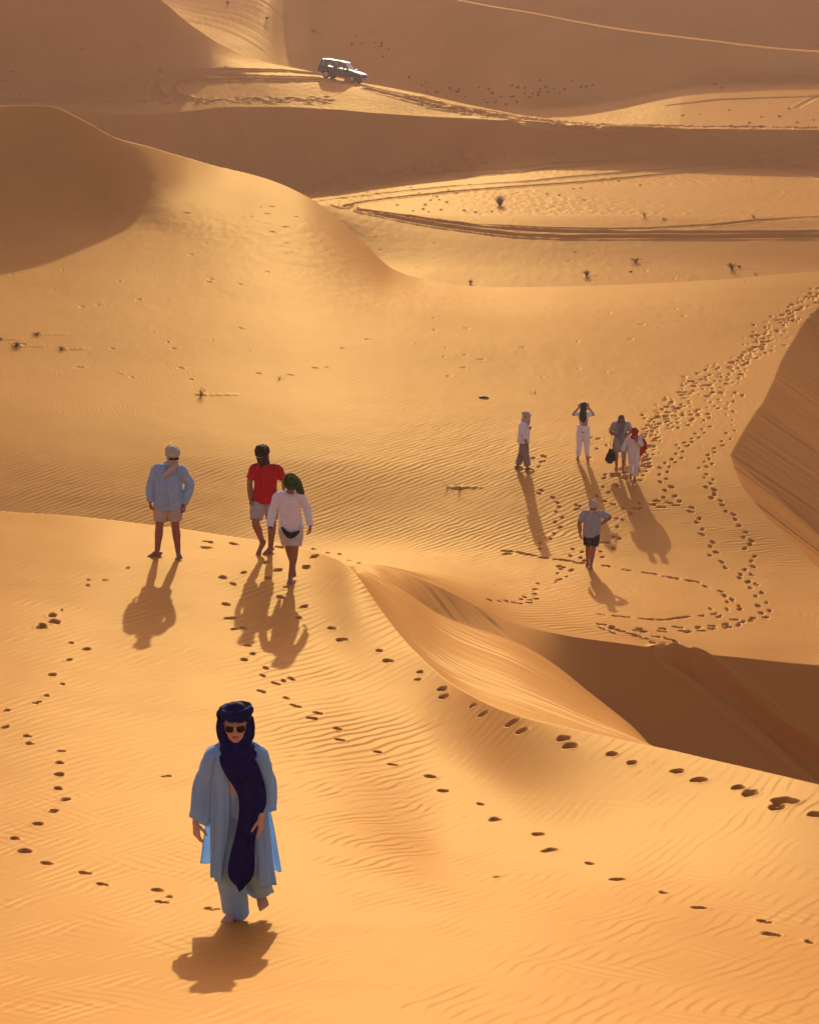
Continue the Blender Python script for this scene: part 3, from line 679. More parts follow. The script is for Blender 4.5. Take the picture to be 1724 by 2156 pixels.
def head_shape(B, c, face, s=1.0):
    c = V(c); f = V(face).normalized(); x = f.cross(V((0, 0, 1))).normalized() * -1; u = f.cross(x).normalized()
    if u.z < 0: u = -u
    M = Matrix((x, -f, u)).transposed().to_quaternion()
    P = lambda a, b, d: c + x * a * s + f * b * s + u * d * s
    B.ball(P(0, -.008, .018), (.076 * s, .096 * s, .096 * s), M)
    B.ball(P(0, .028, -.05), (.058 * s, .062 * s, .062 * s), M)
    B.ball(P(0, .052, -.088), (.030 * s, .026 * s, .022 * s), M)                       # chin
    B.tube([P(0, .083, .018), P(0, .098, -.012), P(0, .104, -.026)], [.010 * s, .012 * s, .014 * s], seg=10)   # nose
    B.ball(P(0, .082, -.058), (.026 * s, .012 * s, .011 * s), M)                        # mouth
    for q in (-1, 1):
        B.ball(P(q * .077, -.004, -.008), (.010 * s, .020 * s, .032 * s), M)            # ear
        B.ball(P(q * .032, .068, .030), (.026 * s, .018 * s, .010 * s), M)              # brow
        B.ball(P(q * .040, .055, -.026), (.026 * s, .026 * s, .022 * s), M)             # cheek
    return P, M

def body(pose, mat, voxel=.006, s=1.0, hs=1.06, name='person'):
    J = dict(BASE); J.update(pose); B = Blob()
    for q in 'ab': J['sh' + q] = tuple(V(J['sh' + q]) + V((-.012 if q == 'b' else .012, 0, -.04)))
    p, w, c, n = V(J['pelvis']), V(J['waist']), V(J['chest']), V(J['neck'])
    rp, rw, rc = J['r_pelvis'], J['r_waist'], J['r_chest']
    B.tube([p - V((0, 0, .06)), p, w, c, (c * .35 + n * .65), n], [(rp[0] * .8, rp[1] * .85), rp, rw, rc, (rc[0] * .50, rc[1] * .60), (.056, .056)])
    h = V(J['head']); B.tube([n - V((0, 0, .05)), n, n * .45 + h * .55], [.062, .056, .054])
    P, M = head_shape(B, h, J['face'], hs)
    ra = J['arm']
    for q in 'ab':
        sh, el, wr = V(J['sh' + q]), V(J['el' + q]), V(J['wr' + q])
        B.tube([c * .5 + n * .5, sh, sh * .5 + el * .5, el, el * .6 + wr * .4, wr], [.05, ra[0] * 1.05, ra[0], ra[1], ra[1] * 1.02, ra[2]])
        hd = V(J['hd' + q]) if J['hd' + q] else (wr - el)
        hand(B, wr, hd, J['pn' + q], J['curl'], 1 if q == 'a' else -1)
        rl = J['leg']; hp, kn, an = V(J['hip' + q]), V(J['kn' + q]), V(J['an' + q])
        back = V((0, .018, 0))
        B.tube([hp, hp * .5 + kn * .5, kn, kn * .68 + an * .32 + back, kn * .3 + an * .7 + back * .5, an], [rl[0], rl[0] * .84, rl[1], rl[2], rl[2] * .76, rl[3]])
        foot(B, an, J['toe' + q])
    ob = B.fused(name, mat, None, voxel, 3)
    return ob, J, P, M

def all_parts(o):
    out = [o]
    for c in o.children: out += all_parts(c)
    return out

def place(ob, feet, top, rot=0.0):
    """stand the figure on the sand where its feet are seen, as tall as it is seen"""
    x, y, r, th = ground_hit(feet[0], feet[1], EM)
    z = ground_z(x, y)
    _, t = ray(feet[0], top[1]); h = -float(t) * r - z
    base = max(max(v.co.z for v in c.data.vertices) for c in all_parts(ob))
    low = min(v.co.z for v in ob.data.vertices)
    sc = h / (base - low)
    ob.location = (x, y, z - (low + .012) * sc); ob.rotation_euler = (0, 0, rot); ob.scale = (sc, sc, sc)
    print('figure', ob.name, 'seen height %.2f' % h, 'scale %.3f' % sc, 'r %.1f' % r)
    return sc

def tag(o, label, cat, group=None):
    o['label'] = label; o['category'] = cat
    if group: o['group'] = group

def glasses(parent, P, M, mat, w=.034, hgt=.021, wrap=False):
    B = Blob()
    for q in (-1, 1):
        B.ball(P(q * .034, .088 if not wrap else .108, .006), (w, .013, hgt), M)
        B.tube([P(q * .066, .070, .010), P(q * .080, .03, .012), P(q * .081, -.01, .010)], [.005, .004, .004], seg=8)
    yy = .094 if not wrap else .116
    B.tube([P(-.012, yy, .008), P(.012, yy, .008)], [.006, .006], seg=8)
    return B.plain('sunglasses', mat, parent)

def bottle(name, label, mat, wmat, cap, loc, tilt, s=1.0):
    B = Blob(); prof = [(.0, .028), (.006, .032), (.05, .032), (.06, .030), (.07, .032), (.12, .032), (.15, .026), (.175, .014), (.195, .013)]
    B.ring_loft([[V((r * math.cos(a), r * math.sin(a), z)) for a in [2 * math.pi * k / 16 for k in range(16)]] for z, r in prof])
    o = B.plain(name, mat, None); C = Blob()
    C.ring_loft([[V((r * math.cos(a), r * math.sin(a), z)) for a in [2 * math.pi * k / 14 for k in range(14)]] for z, r in [(.188, .015), (.19, .0165), (.208, .0165), (.21, .014)]])
    C.plain('cap', cap, o)
    o.location = loc; o.rotation_euler = tilt; o.scale = (s, s, s)
    tag(o, label, 'bottle')
    return o
# ------------------------------------------------------------------ the walkers
SKIN = skin_mat('skin', (.33, .135, .080)); SKIN_F = skin_mat('fair_skin', (.46, .23, .16)); HAIR = plain_mat('dark_hair', (.012, .008, .007), .6)
BLACK = plain_mat('black_lens', (.006, .006, .007), .25, 0, .25); DARK = cloth_mat('black_cloth', (.014, .013, .015))
M_ = dict(chambray=cloth_mat('chambray', (.36, .49, .66), (.31, .44, .60), trans=.10), beige=cloth_mat('beige_cotton', (.56, .43, .33)), sandscarf=cloth_mat('sand_gauze', (.60, .46, .36), trans=.12),
          red=cloth_mat('red_cotton', (.52, .012, .022), (.42, .008, .016), trans=.05), grey_beige=cloth_mat('stone_cotton', (.45, .40, .35)), brown=cloth_mat('brown_gauze', (.055, .030, .020), (.030, .016, .012)),
          white=cloth_mat('white_cotton', (.92, .90, .93), (.86, .84, .88), trans=.2), offwhite=cloth_mat('cream_cotton', (.80, .75, .71), trans=.1), green=cloth_mat('green_gauze', (.045, .095, .018), (.022, .05, .012)),
          grey=cloth_mat('grey_cotton', (.31, .34, .40), (.26, .29, .35)), black=cloth_mat('black_cotton', (.022, .020, .022)), shorts=cloth_mat('ecru_cotton', (.62, .55, .49)), taupe=cloth_mat('taupe_linen', (.33, .25, .22), (.26, .19, .17), trans=.08),
          greige=cloth_mat('greige_cotton', (.37, .34, .32)), greyscarf=cloth_mat('grey_gauze', (.20, .20, .24), (.12, .12, .15)), redscarf=cloth_mat('red_gauze', (.48, .008, .012), (.30, .004, .008), trans=.12),
          button=plain_mat('button', (.30, .28, .27), .4), cap=plain_mat('bottle_cap', (.05, .12, .4), .4), clear=plain_mat('clear_plastic', (.92, .95, .97), .06, 0, .5, .85))

def shirt(J, mat, hem=.80, sleeve=1.0, top=(.175, .122), mid=(.17, .13), bot=(.19, .14), arm=.058, cuff=.045, amp=.007, seed=0, vox=.008, name='shirt', split=0.0):
    B = Blob(); p, w, c, n = V(J['pelvis']), V(J['waist']), V(J['chest']), V(J['neck'])
    dirn = (p - w).normalized(); h = p + dirn * (p.z - hem)
    B.tube([h, h * .5 + w * .5, w, c, c * .4 + n * .6, n - V((0, 0, .012))], [bot, (mid[0] * .5 + bot[0] * .5, mid[1] * .5 + bot[1] * .5), mid, top, (top[0] * .60, top[1] * .72), (.072, .072)], round_ends=False)
    for q in 'ab':
        if sleeve <= 0: break
        sh, el, wr = V(J['sh' + q]), V(J['el' + q]), V(J['wr' + q])
        path = [c * .5 + n * .5, sh, sh * .5 + el * .5, el]; rad = [.055, arm * 1.08, arm * 1.08, arm]
        if sleeve < .6:
            path = [c * .5 + n * .5, sh, sh * (1 - sleeve) + el * sleeve, sh * (1 - sleeve * 1.75) + el * sleeve * 1.75]; rad = [.055, arm * 1.05, arm * 1.12, arm * 1.18]
        else:
            e = el * (1 - (sleeve * 2 - 1)) + wr * (sleeve * 2 - 1) if sleeve < 1 else wr
            path += [el * .5 + e * .5, e]; rad += [arm * .95, cuff]
        B.tube(path, rad, round_ends=False)
    return B.fused(name, mat, None, vox, 3, folds(amp, .06, .25, seed))

def legs(J, mat, frac=.8, top=.125, hem=.10, wst=(.17, .13), hi=1.02, amp=.006, seed=0, vox=.008, name='shorts', hemz=None, mid=None):
    """frac < 1 ends above the knee, 1..2 ends on the shin"""
    B = Blob(); p, w = V(J['pelvis']), V(J['waist'])
    hi = hi - .09
    t = p + (w - p).normalized() * (hi - p.z)
    B.tube([p - V((0, 0, .07)), p, t], [(wst[0] * .92, wst[1] * .95), (wst[0], wst[1]), (wst[0] * .92, wst[1] * .92)], round_ends=False)
    for q in 'ab':
        hp, kn, an = V(J['hip' + q]), V(J['kn' + q]), V(J['an' + q])
        r0 = min(top, wst[0] - abs(hp.x - p.x) + .012); hp = hp - V((0, 0, .03))
        if frac <= 1: B.tube([hp, hp * .6 + kn * .4, hp * (1 - frac) + kn * frac], [r0, top * .7 + hem * .3, hem], round_ends=False)
        else:
            f = frac - 1; m = mid or (top * .45 + hem * .55)
            B.tube([hp, hp * .5 + kn * .5, kn, kn * .5 + (kn * (1 - f) + an * f) * .5, kn * (1 - f) + an * f], [r0, top * .55 + m * .45, m, m * .5 + hem * .5, hem], round_ends=False)
    return B.fused(name, mat, None, vox, 3, folds(amp, .05, .2, seed))

def wrap(P, M, mat, roll=.022, neck=True, face=False, seed=0, extra=None, name='headscarf', grow=1.06, low=-.13):
    B = Blob()
    B.ball(P(0, -.012, .030), (.088 * grow, .106 * grow, .098 * grow), M)
    for k, (dz, tl) in enumerate([(.045, .018), (.062, -.02), (.030, .0)]):
        pts = [P(.088 * math.sin(a) * grow, -.006 + .104 * math.cos(a) * grow, dz + tl * math.sin(a + k)) for a in [2 * math.pi * i / 14 for i in range(15)]]
        B.tube(pts, [roll] * 15, seg=10)
    B.tube([P(0, -.05, .02), P(0, -.06, -.07), P(0, -.045, low)], [(.085, .05), (.075, .055), (.075, .065)])
    if neck: B.tube([P(0, .0, -.085), P(0, -.005, low), P(0, .0, low - .05)], [(.082, .074), (.088, .084), (.098, .09)])
    if face: B.tube([P(0, .030, -.018), P(0, .036, -.06), P(0, .015, low)], [(.084, .074), (.082, .070), (.088, .084)])
    if extra: extra(B)
    return B.fused(name, mat, None, .007, 3, folds(.0045, .03, .05, seed))

def adopt(root, *kids):
    for k in kids: k.parent = root

def buttons(parent, pts):
    for p in pts:
        B = Blob(); B.ball(p, (.006, .003, .006), seg=8, rng=6); B.plain('button', M_['button'], parent)

# --- man in a pale blue shirt
o, J, P, M = body(dict(pelvis=(.04, 0, .95), waist=(.045, 0, 1.10), chest=(.06, 0, 1.29), neck=(.085, .01, 1.455), head=(.125, -.045, 1.605), face=(.28, -1, -.32),
                       sha=(-.125, .01, 1.41), ela=(-.215, .02, 1.14), wra=(-.235, -.03, .885), shb=(.255, .01, 1.40), elb=(.36, .05, 1.13), wrb=(.285, -.04, .84), hdb=(-.05, -.05, -1), hda=(.02, -.05, -1),
                       hipa=(-.05, 0, .93), kna=(-.105, -.02, .50), ana=(-.155, .02, .085), toea=(-.285, -.09, .025), hipb=(.13, 0, .93), knb=(.135, -.02, .50), anb=(.16, .03, .085), toeb=(.20, -.14, .025),
                       r_chest=(.18, .135), r_waist=(.185, .155), r_pelvis=(.175, .14), arm=(.058, .045, .031), leg=(.095, .06, .063, .039), curl=.75), SKIN)
s = shirt(J, M_['chambray'], .775, 1.0, (.20, .15), (.215, .185), (.225, .175), .075, .05, .008, 1)
def tail(B): B.tube([P(.04, .07, -.10), P(-.02, .135, -.13), P(-.10, .165, -.19), P(-.165, .155, -.235)], [(.055, .03), (.05, .026), (.04, .02), (.018, .012)])
h = wrap(P, M, M_['sandscarf'], .017, True, True, 2, tail)
B = Blob(); n = V(J['neck'])
for q in (-1, 1): B.tube([n + V((q * .03, .06, .03)), n + V((q * .085, .0, .03)), n + V((q * .075, -.08, -.015)), n + V((q * .055, -.115, -.06))], [(.012, .028)] * 4, seg=10)
col_ = B.fused('collar', M_['chambray'], None, .007, 2)
B = Blob(); B.tube([n + V((0, -.125, -.07)), V(J['chest']) + V((-.005, -.16, -.02)), V(J['waist']) + V((-.01, -.195, 0)), V(J['pelvis']) + V((-.02, -.19, -.10))], [(.016, .006)] * 4, seg=8); pl = B.plain('placket', M_['chambray'], None)
sh_ = legs(J, M_['beige'], .80, .125, .105, (.185, .145), 1.02, .006, 3)
g = glasses(o, P, M, BLACK, .044, .021, True)
adopt(o, s, h, sh_); adopt(s, col_, pl)
place(o, (353, 1172), (369, 936), 0)
tag(o, 'man in pale blue shirt and beige shorts with sand coloured scarf wound round his head', 'person')

# --- man in a red T-shirt
o, J, P, M = body(dict(pelvis=(-.02, 0, .95), waist=(-.01, .0, 1.10), chest=(.0, -.01, 1.30), neck=(-.015, -.02, 1.46), head=(-.045, -.065, 1.605), face=(-.22, -1, -.42),
                       sha=(-.185, .0, 1.42), ela=(-.255, .05, 1.14), wra=(-.245, -.06, .90), hda=(.0, -.05, -1), shb=(.185, .02, 1.40), elb=(.27, .10, 1.14), wrb=(.30, .06, .90),
                       hipa=(-.105, 0, .93), kna=(-.16, -.18, .54), ana=(-.075, -.0, .18), toea=(-.13, -.13, .03), hipb=(.07, 0, .93), knb=(.085, .0, .50), anb=(.05, .05, .085), toeb=(-.03, -.11, .025),
                       leg=(.092, .06, .062, .038), arm=(.055, .044, .03), curl=1.1), SKIN)
s = shirt(J, M_['red'], .83, .42, (.185, .13), (.175, .14), (.205, .165), .066, .05, .006, 11, name='t_shirt')
def knot(B):
    B.ball(P(-.045, -.0, .125), (.042, .036, .034), M); B.ball(P(-.06, .04, .10), (.034, .03, .03), M)
h = wrap(P, M, M_['brown'], .018, True, True, 12, knot)
B = Blob(); B.tube([P(-.055, .098, .034), P(-.02, .114, .026), P(.035, .108, .032)], [(.010, .006)] * 3, seg=8); br = B.plain('forehead_band', M_['sandscarf'], h)
sh_ = legs(J, M_['grey_beige'], .86, .12, .10, (.168, .13), .99, .005, 13)
g = glasses(o, P, M, BLACK, .040, .022, True)
adopt(o, s, h, sh_)
place(o, (563, 1164), (560, 932), 0)
tag(o, 'man in red T-shirt and stone shorts with dark brown cloth covering his whole face', 'person')
mw = o
bl_loc = mw.location + V((-.225, -.115, .80)) * mw.scale.x
bottle('water_bottle', 'clear water bottle held by the man in the red T-shirt', M_['clear'], None, M_['cap'], bl_loc + V((0, 0, -.12)), (.15, .1, 0), 1.0)

# --- woman in a white shirt with a green scarf
o, J, P, M = body(dict(pelvis=(.03, 0, .93), waist=(.02, -.02, 1.08), chest=(.02, -.05, 1.27), neck=(.035, -.09, 1.42), head=(.05, -.16, 1.54), face=(.10, -1, -.75),
                       sha=(-.16, -.05, 1.37), ela=(-.235, -.03, 1.11), wra=(-.275, -.14, .88), shb=(.195, -.05, 1.37), elb=(.275, .0, 1.12), wrb=(.325, -.07, .88), hda=(.04, -.12, -1), hdb=(-.05, -.1, -1),
                       hipa=(-.055, 0, .92), kna=(-.01, .06, .50), ana=(.045, .20, .17), toea=(.055, .07, .05), hipb=(.11, -.01, .92), knb=(.085, -.10, .50), anb=(.02, -.08, .085), toeb=(.01, -.27, .025),
                       leg=(.092, .056, .058, .036), curl=.6), SKIN)
s = shirt(J, M_['white'], .825, 1.0, (.165, .135), (.165, .145), (.19, .155), .064, .047, .008, 21)
def tail(B):
    B.tube([P(.03, -.08, .05), P(.085, -.05, .02), P(.12, .02, -.09), P(.15, .06, -.22), P(.165, .07, -.33)], [.035, (.05, .035), (.06, .032), (.05, .026), (.012, .008)])
    B.ball(P(0, -.03, .125), (.022, .03, .02), M)
h = wrap(P, M, M_['green'], .020, False, False, 22, tail, low=-.07)
B = Blob(); n = V(J['neck'])
for q in (-1, 1): B.tube([n + V((q * .03, .06, .02)), n + V((q * .078, .0, .01)), n + V((q * .06, -.075, -.03)), n + V((q * .045, -.10, -.07))], [(.010, .026)] * 4, seg=10)
col_ = B.fused('collar', M_['white'], None, .007, 2)
buttons(s, [V(J['chest']) * (1 - t) + V(J['pelvis']) * t + V((0, -.145 - .01 * math.sin(t * 3), .06)) for t in (.05, .25, .45, .65, .85)])
sh_ = legs(J, M_['shorts'], .82, .125, .105, (.165, .14), 1.0, .005, 23)
p = V(J['pelvis'])
B = Blob(); B.tube([p + V((-.13, -.10, -.07)), p + V((-.075, -.165, -.125)), p + V((-.01, -.185, -.175)), p + V((.06, -.185, -.155)), p + V((.13, -.13, -.12))], [(.020, .014), (.034, .020), (.046, .024), (.040, .022), (.018, .012)], ref=(0, 1, 0)); bag = B.fused('waist_bag', M_['black'], None, .007, 2)
B = Blob(); B.tube([V(J['wra']) + V((0, 0, .0)), V(J['wra']) + V((.003, -.005, -.02))], [(.034, .028)] * 2, seg=12); wat = B.plain('wristwatch', BLACK, None)
g = glasses(o, P, M, BLACK, .032, .019)
adopt(o, s, h, sh_, bag, wat); adopt(s, col_)
place(o, (610, 1221), (622, 990), 0)
tag(o, 'woman in white shirt and white shorts wearing a green headscarf and black waist bag', 'person')

# --- man in a grey T-shirt, hand on hip
o, J, P, M = body(dict(pelvis=(.03, 0, .95), waist=(.03, -.02, 1.10), chest=(.03, -.05, 1.29), neck=(.035, -.08, 1.44), head=(.04, -.135, 1.575), face=(.02, -1, -.5),
                       sha=(-.175, -.04, 1.40), ela=(-.27, -.02, 1.12), wra=(-.255, -.09, .88), shb=(.24, -.03, 1.40), elb=(.46, .06, 1.24), wrb=(.235, .10, 1.04), hda=(.03, -.06, -1), hdb=(-1, .1, -.2), pnb=(0, -1, 0),
                       hipa=(-.06, 0, .93), kna=(-.045, .04, .50), ana=(-.04, .17, .14), toea=(-.055, .03, .03), hipb=(.12, -.01, .93), knb=(.07, -.09, .50), anb=(.02, -.07, .085), toeb=(.02, -.26, .025),
                       r_chest=(.185, .14), r_waist=(.19, .165), r_pelvis=(.18, .145), arm=(.062, .05, .033), leg=(.098, .062, .064, .039), curl=.9), SKIN)
s = shirt(J, M_['grey'], .80, .42, (.20, .15), (.21, .185), (.215, .175), .076, .06, .007, 31, name='t_shirt')
def tail(B): 
    B.tube([P(-.03, .085, -.07), P(-.035, .095, -.13), P(-.015, .085, -.20), P(.005, .07, -.255)], [(.045, .024), (.048, .024), (.035, .02), (.014, .01)])
    B.tube([P(.055, .06, -.05), P(.06, .07, -.11), P(.045, .06, -.16)], [(.035, .02), (.035, .022), (.018, .014)])
h = wrap(P, M, M_['sandscarf'], .018, True, False, 32, tail)
sh_ = legs(J, M_['black'], .84, .13, .115, (.19, .15), 1.0, .005, 33)
g = glasses(o, P, M, BLACK, .042, .021, True)
adopt(o, s, h, sh_)
place(o, (1241, 1194), (1246, 1048), 0)
tag(o, 'heavy man in grey T-shirt and black shorts walking with one hand on his hip', 'person')

# --- woman in profile, white blouse
o, J, P, M = body(dict(pelvis=(.0, 0, .94), waist=(.0, -.01, 1.09), chest=(.0, .0, 1.28), neck=(.0, -.03, 1.43), head=(.0, -.07, 1.575), face=(0, -1, -.22),
                       sha=(-.165, -.01, 1.38), ela=(-.20, .02, 1.10), wra=(-.20, -.09, .87), shb=(.165, -.01, 1.38), elb=(.19, -.06, 1.12), wrb=(.11, -.17, 1.17), hda=(.0, -.15, -1), hdb=(-.3, -.15, .5),
                       hipa=(-.085, 0, .93), kna=(-.09, -.07, .50), ana=(-.10, -.13, .085), toea=(-.11, -.31, .025), hipb=(.085, 0, .93), knb=(.09, .03, .50), anb=(.095, .17, .085), toeb=(.10, -.0, .025), curl=.5), SKIN)
s = shirt(J, M_['white'], .80, .82, (.175, .145), (.19, .165), (.20, .18), .072, .06, .010, 41, name='blouse')
def tail(B): B.tube([P(0, .075, .0), P(0, .105, -.09), P(.01, .105, -.20), P(0, .09, -.29), P(0, .10, -.36)], [(.05, .03), (.055, .035), (.05, .035), (.04, .028), (.012, .012)])
h = wrap(P, M, M_['sandscarf'], .022, False, True, 42, tail, grow=1.04)
tr = legs(J, M_['taupe'], 1.86, .135, .095, (.16, .135), 1.09, .011, 43, name='trousers', mid=.10)
adopt(o, s, h, tr)
place(o, (1101, 988), (1101, 865), math.radians(84))
tag(o, 'woman in white blouse and wide taupe trousers turned sideways with beige headscarf', 'person')

# --- girl seen from behind, hands at her head
o, J, P, M = body(dict(head=(0, -.01, 1.62), face=(0, -1, -.05), pelvis=(.0, 0, .96), waist=(-.01, 0, 1.11), chest=(.0, .0, 1.29),
                       sha=(-.17, .0, 1.42), ela=(-.29, -.06, 1.36), wra=(-.12, -.10, 1.58), shb=(.17, .0, 1.42), elb=(.31, -.05, 1.35), wrb=(.14, -.09, 1.56), hda=(.3, .0, .6), hdb=(-.3, .0, .6), pna=(0, 1, 0), pnb=(0, 1, 0),
                       kna=(-.11, .0, .50), ana=(-.13, .06, .13), toea=(-.14, -.06, .025), knb=(.10, -.02, .50), anb=(.135, .03, .085), toeb=(.16, -.14, .025),
                       r_chest=(.145, .105), r_waist=(.115, .085), r_pelvis=(.155, .12), arm=(.044, .037, .026), leg=(.085, .052, .054, .034), curl=.5), SKIN_F)
B = Blob(); c = V(J['chest']); n = V(J['neck'])
B.tube([c - V((0, 0, .085)), c, c * .4 + n * .6, n - V((0, 0, .03))], [(.15, .115), (.155, .118), (.13, .095), (.06, .06)], round_ends=False)
for q in 'ab': B.tube([c * .5 + n * .5, V(J['sh' + q]), V(J['sh' + q]) * .5 + V(J['el' + q]) * .5], [.065, .06, .058], round_ends=False)
s = B.fused('crop_top', M_['white'], None, .008, 3, folds(.006, .05, .2, 51))
B = Blob(); B.tube([V((.03, .125, 1.20)), V((.05, .13, 1.10)), V((.03, .145, 1.0)), V((.015, .15, .93)), V((.0, .14, .90))], [(.014, .006), (.012, .006), (.014, .006), (.018, .006), (.03, .008)], seg=8); B.tube([V((.03, .125, 1.20)), V((-.06, .125, 1.24)), V((-.13, .06, 1.26))], [(.008, .02)] * 3, seg=8)
tie = B.plain('tie', M_['white'], s)
B = Blob(); B.ball(P(0, -.014, .022), (.090, .108, .104), M); B.tube([P(0, -.07, .0), P(0, -.10, -.10), P(.005, -.125, -.22), P(.0, -.125, -.34), P(.01, -.11, -.42)], [(.092, .055), (.098, .045), (.108, .04), (.098, .034), (.04, .016)])
B.tube([P(-.06, -.07, -.03), P(-.12, -.09, -.07), P(-.16, -.08, -.05)], [.018, .014, .006])
hr = B.fused('hair', HAIR, None, .007, 2, folds(.006, .018, .3, 52))
tr = legs(J, M_['white'], 1.88, .125, .062, (.185, .152), 1.15, .006, 53, name='trousers', mid=.088)
adopt(o, s, hr, tr)
place(o, (1226, 969), (1226, 845), math.radians(172))
tag(o, 'girl seen from behind in white crop top and white trousers holding her long dark hair', 'person')

# --- man with bowed head, bag on his arm
o, J, P, M = body(dict(pelvis=(0, 0, .94), waist=(.0, -.02, 1.09), chest=(.0, -.06, 1.27), neck=(-.005, -.12, 1.40), head=(-.01, -.205, 1.50), face=(-.05, -1, -.95),
                       sha=(-.19, -.05, 1.37), ela=(-.275, -.0, 1.10), wra=(-.06, -.20, 1.0), shb=(.19, -.05, 1.37), elb=(.27, -.02, 1.11), wrb=(.05, -.22, .97), hda=(1, -.1, -.35), hdb=(-1, -.1, -.3), pna=(0, 1, 0), pnb=(0, 1, 0),
                       kna=(-.10, .04, .50), ana=(-.075, .17, .14), toea=(-.095, .03, .03), knb=(.10, -.09, .50), anb=(.09, -.05, .085), toeb=(.08, -.24, .025), arm=(.054, .044, .03), curl=.8), SKIN)
s = shirt(J, M_['greige'], .84, .45, (.19, .14), (.175, .14), (.185, .145), .068, .05, .007, 61)
B = Blob(); B.ball(P(0, -.014, .026), (.086, .104, .098), M); hr = B.fused('hair', plain_mat('brown_hair', (.06, .035, .022), .6), None, .007, 2, folds(.007, .02, .03, 62))
B = Blob(); n = V(J['neck']); c = V(J['chest'])
B.tube([n + V((.10 * math.sin(a), .02 + .10 * math.cos(a), -.02 + .03 * math.cos(a))) for a in [2 * math.pi * i / 12 for i in range(13)]], [.034] * 13, seg=10)
for q in (-1, 1): B.tube([n + V((q * .08, -.06, -.03)), c + V((q * .055, -.16, .0)), c + V((q * .04, -.165, -.16)), c + V((q * .03 + .02, -.17, -.36)), c + V((.03 + q * .015, -.16, -.46))], [(.045, .024), (.04, .022), (.04, .02), (.035, .018), (.02, .012)], seg=12)
sc = B.fused('scarf', M_['greyscarf'], None, .007, 2, folds(.007, .02, .2, 63))
sh_ = legs(J, M_['greige'], .88, .125, .11, (.17, .135), 1.0, .006, 64)
g = glasses(o, P, M, BLACK, .032, .018)
adopt(o, s, hr, sc, sh_)
place(o, (1304, 991), (1303, 868), 0)
tag(o, 'man with bowed head in greige shirt and shorts with grey scarf round his neck', 'person')
k = o.scale.x; el = V(J['ela'])
B = Blob(); a = V((el.x + .05, -.14, 1.035))
for q in (-.045, .045): B.tube([a + V((q * .4, 0, .0)), a + V((q - .02, -.02, -.22)), a + V((q * 1.0 - .035, -.02, -.44))], [(.009, .006)] * 3, seg=8)
B.tube([a + V((-.05, 0, .0)), a + V((0, 0, .05)), a + V((.05, 0, .0))], [(.01, .006)] * 3, seg=8)
B.tube([a + V((-.03, -.02, -.42)), a + V((-.035, -.02, -.55)), a + V((-.055, -.02, -.68)), a + V((-.055, -.02, -.72))], [(.075, .05), (.125, .075), (.145, .085), (.10, .06)])
bg_ = B.fused('shoulder_bag', DARK, None, .007, 2, folds(.006, .06, .1, 65))
bg_.location = o.location; bg_.rotation_euler = o.rotation_euler; bg_.scale = o.scale
tag(bg_, 'black shoulder bag hanging by long straps from the bowed man\'s forearm', 'bag')

# --- woman with a red scarf, hand to her face
o, J, P, M = body(dict(pelvis=(0, 0, .94), waist=(-.0, -.03, 1.09), chest=(-.0, -.07, 1.27), neck=(.0, -.12, 1.41), head=(.0, -.19, 1.52), face=(.02, -1, -.7),
                       sha=(-.17, -.06, 1.36), ela=(-.27, -.01, 1.12), wra=(-.36, -.09, .90), shb=(.17, -.06, 1.36), elb=(.225, -.14, 1.12), wrb=(.06, -.31, 1.27), hda=(-.1, -.1, -1), hdb=(-.45, -.0, .8), pnb=(0, 1, .2),
                       hipa=(-.08, 0, .93), kna=(-.07, -.0, .50), ana=(-.07, .10, .13), toea=(-.08, -.04, .03), hipb=(.09, 0, .93), knb=(.09, -.10, .50), anb=(.04, -.08, .085), toeb=(.03, -.26, .025), curl=.9), SKIN)
s = shirt(J, M_['offwhite'], .77, .97, (.175, .14), (.175, .145), (.195, .155), .066, .055, .008, 71)
def drape(B):
    B.tube([P(0, .02, -.08), P(0, .03, -.14), P(0, .045, -.20)], [(.10, .085), (.13, .10), (.11, .07)])
h = wrap(P, M, M_['redscarf'], .020, True, True, 72, drape, grow=1.03)
B = Blob(); c = V(J['chest'])
B.tube([c + V((.17, .02, .05)), c + V((.26, .08, -.06)), c + V((.30, .10, -.22)), c + V((.27, .10, -.38)), c + V((.21, .09, -.46)), c + V((.19, .08, -.62))], [(.05, .035), (.10, .04), (.12, .045), (.09, .035), (.05, .02), (.016, .01)])
fl = B.fused('scarf_end', M_['redscarf'], h, .007, 2, folds(.010, .04, .25, 73))
tr = legs(J, M_['offwhite'], 1.9, .115, .07, (.165, .135), 1.02, .007, 74, name='trousers', mid=.085)
adopt(o, s, h, tr)
place(o, (1332, 1008), (1340, 897), 0)
tag(o, 'woman in white shirt and cream trousers with a red headscarf holding her face', 'person')
k = o.scale.x
bottle('water_bottle', 'clear water bottle held low by the woman with the red headscarf', M_['clear'], None, M_['cap'], o.location + V((-.385, -.12, .69)) * k, (.1, .15, 0), 1.0)
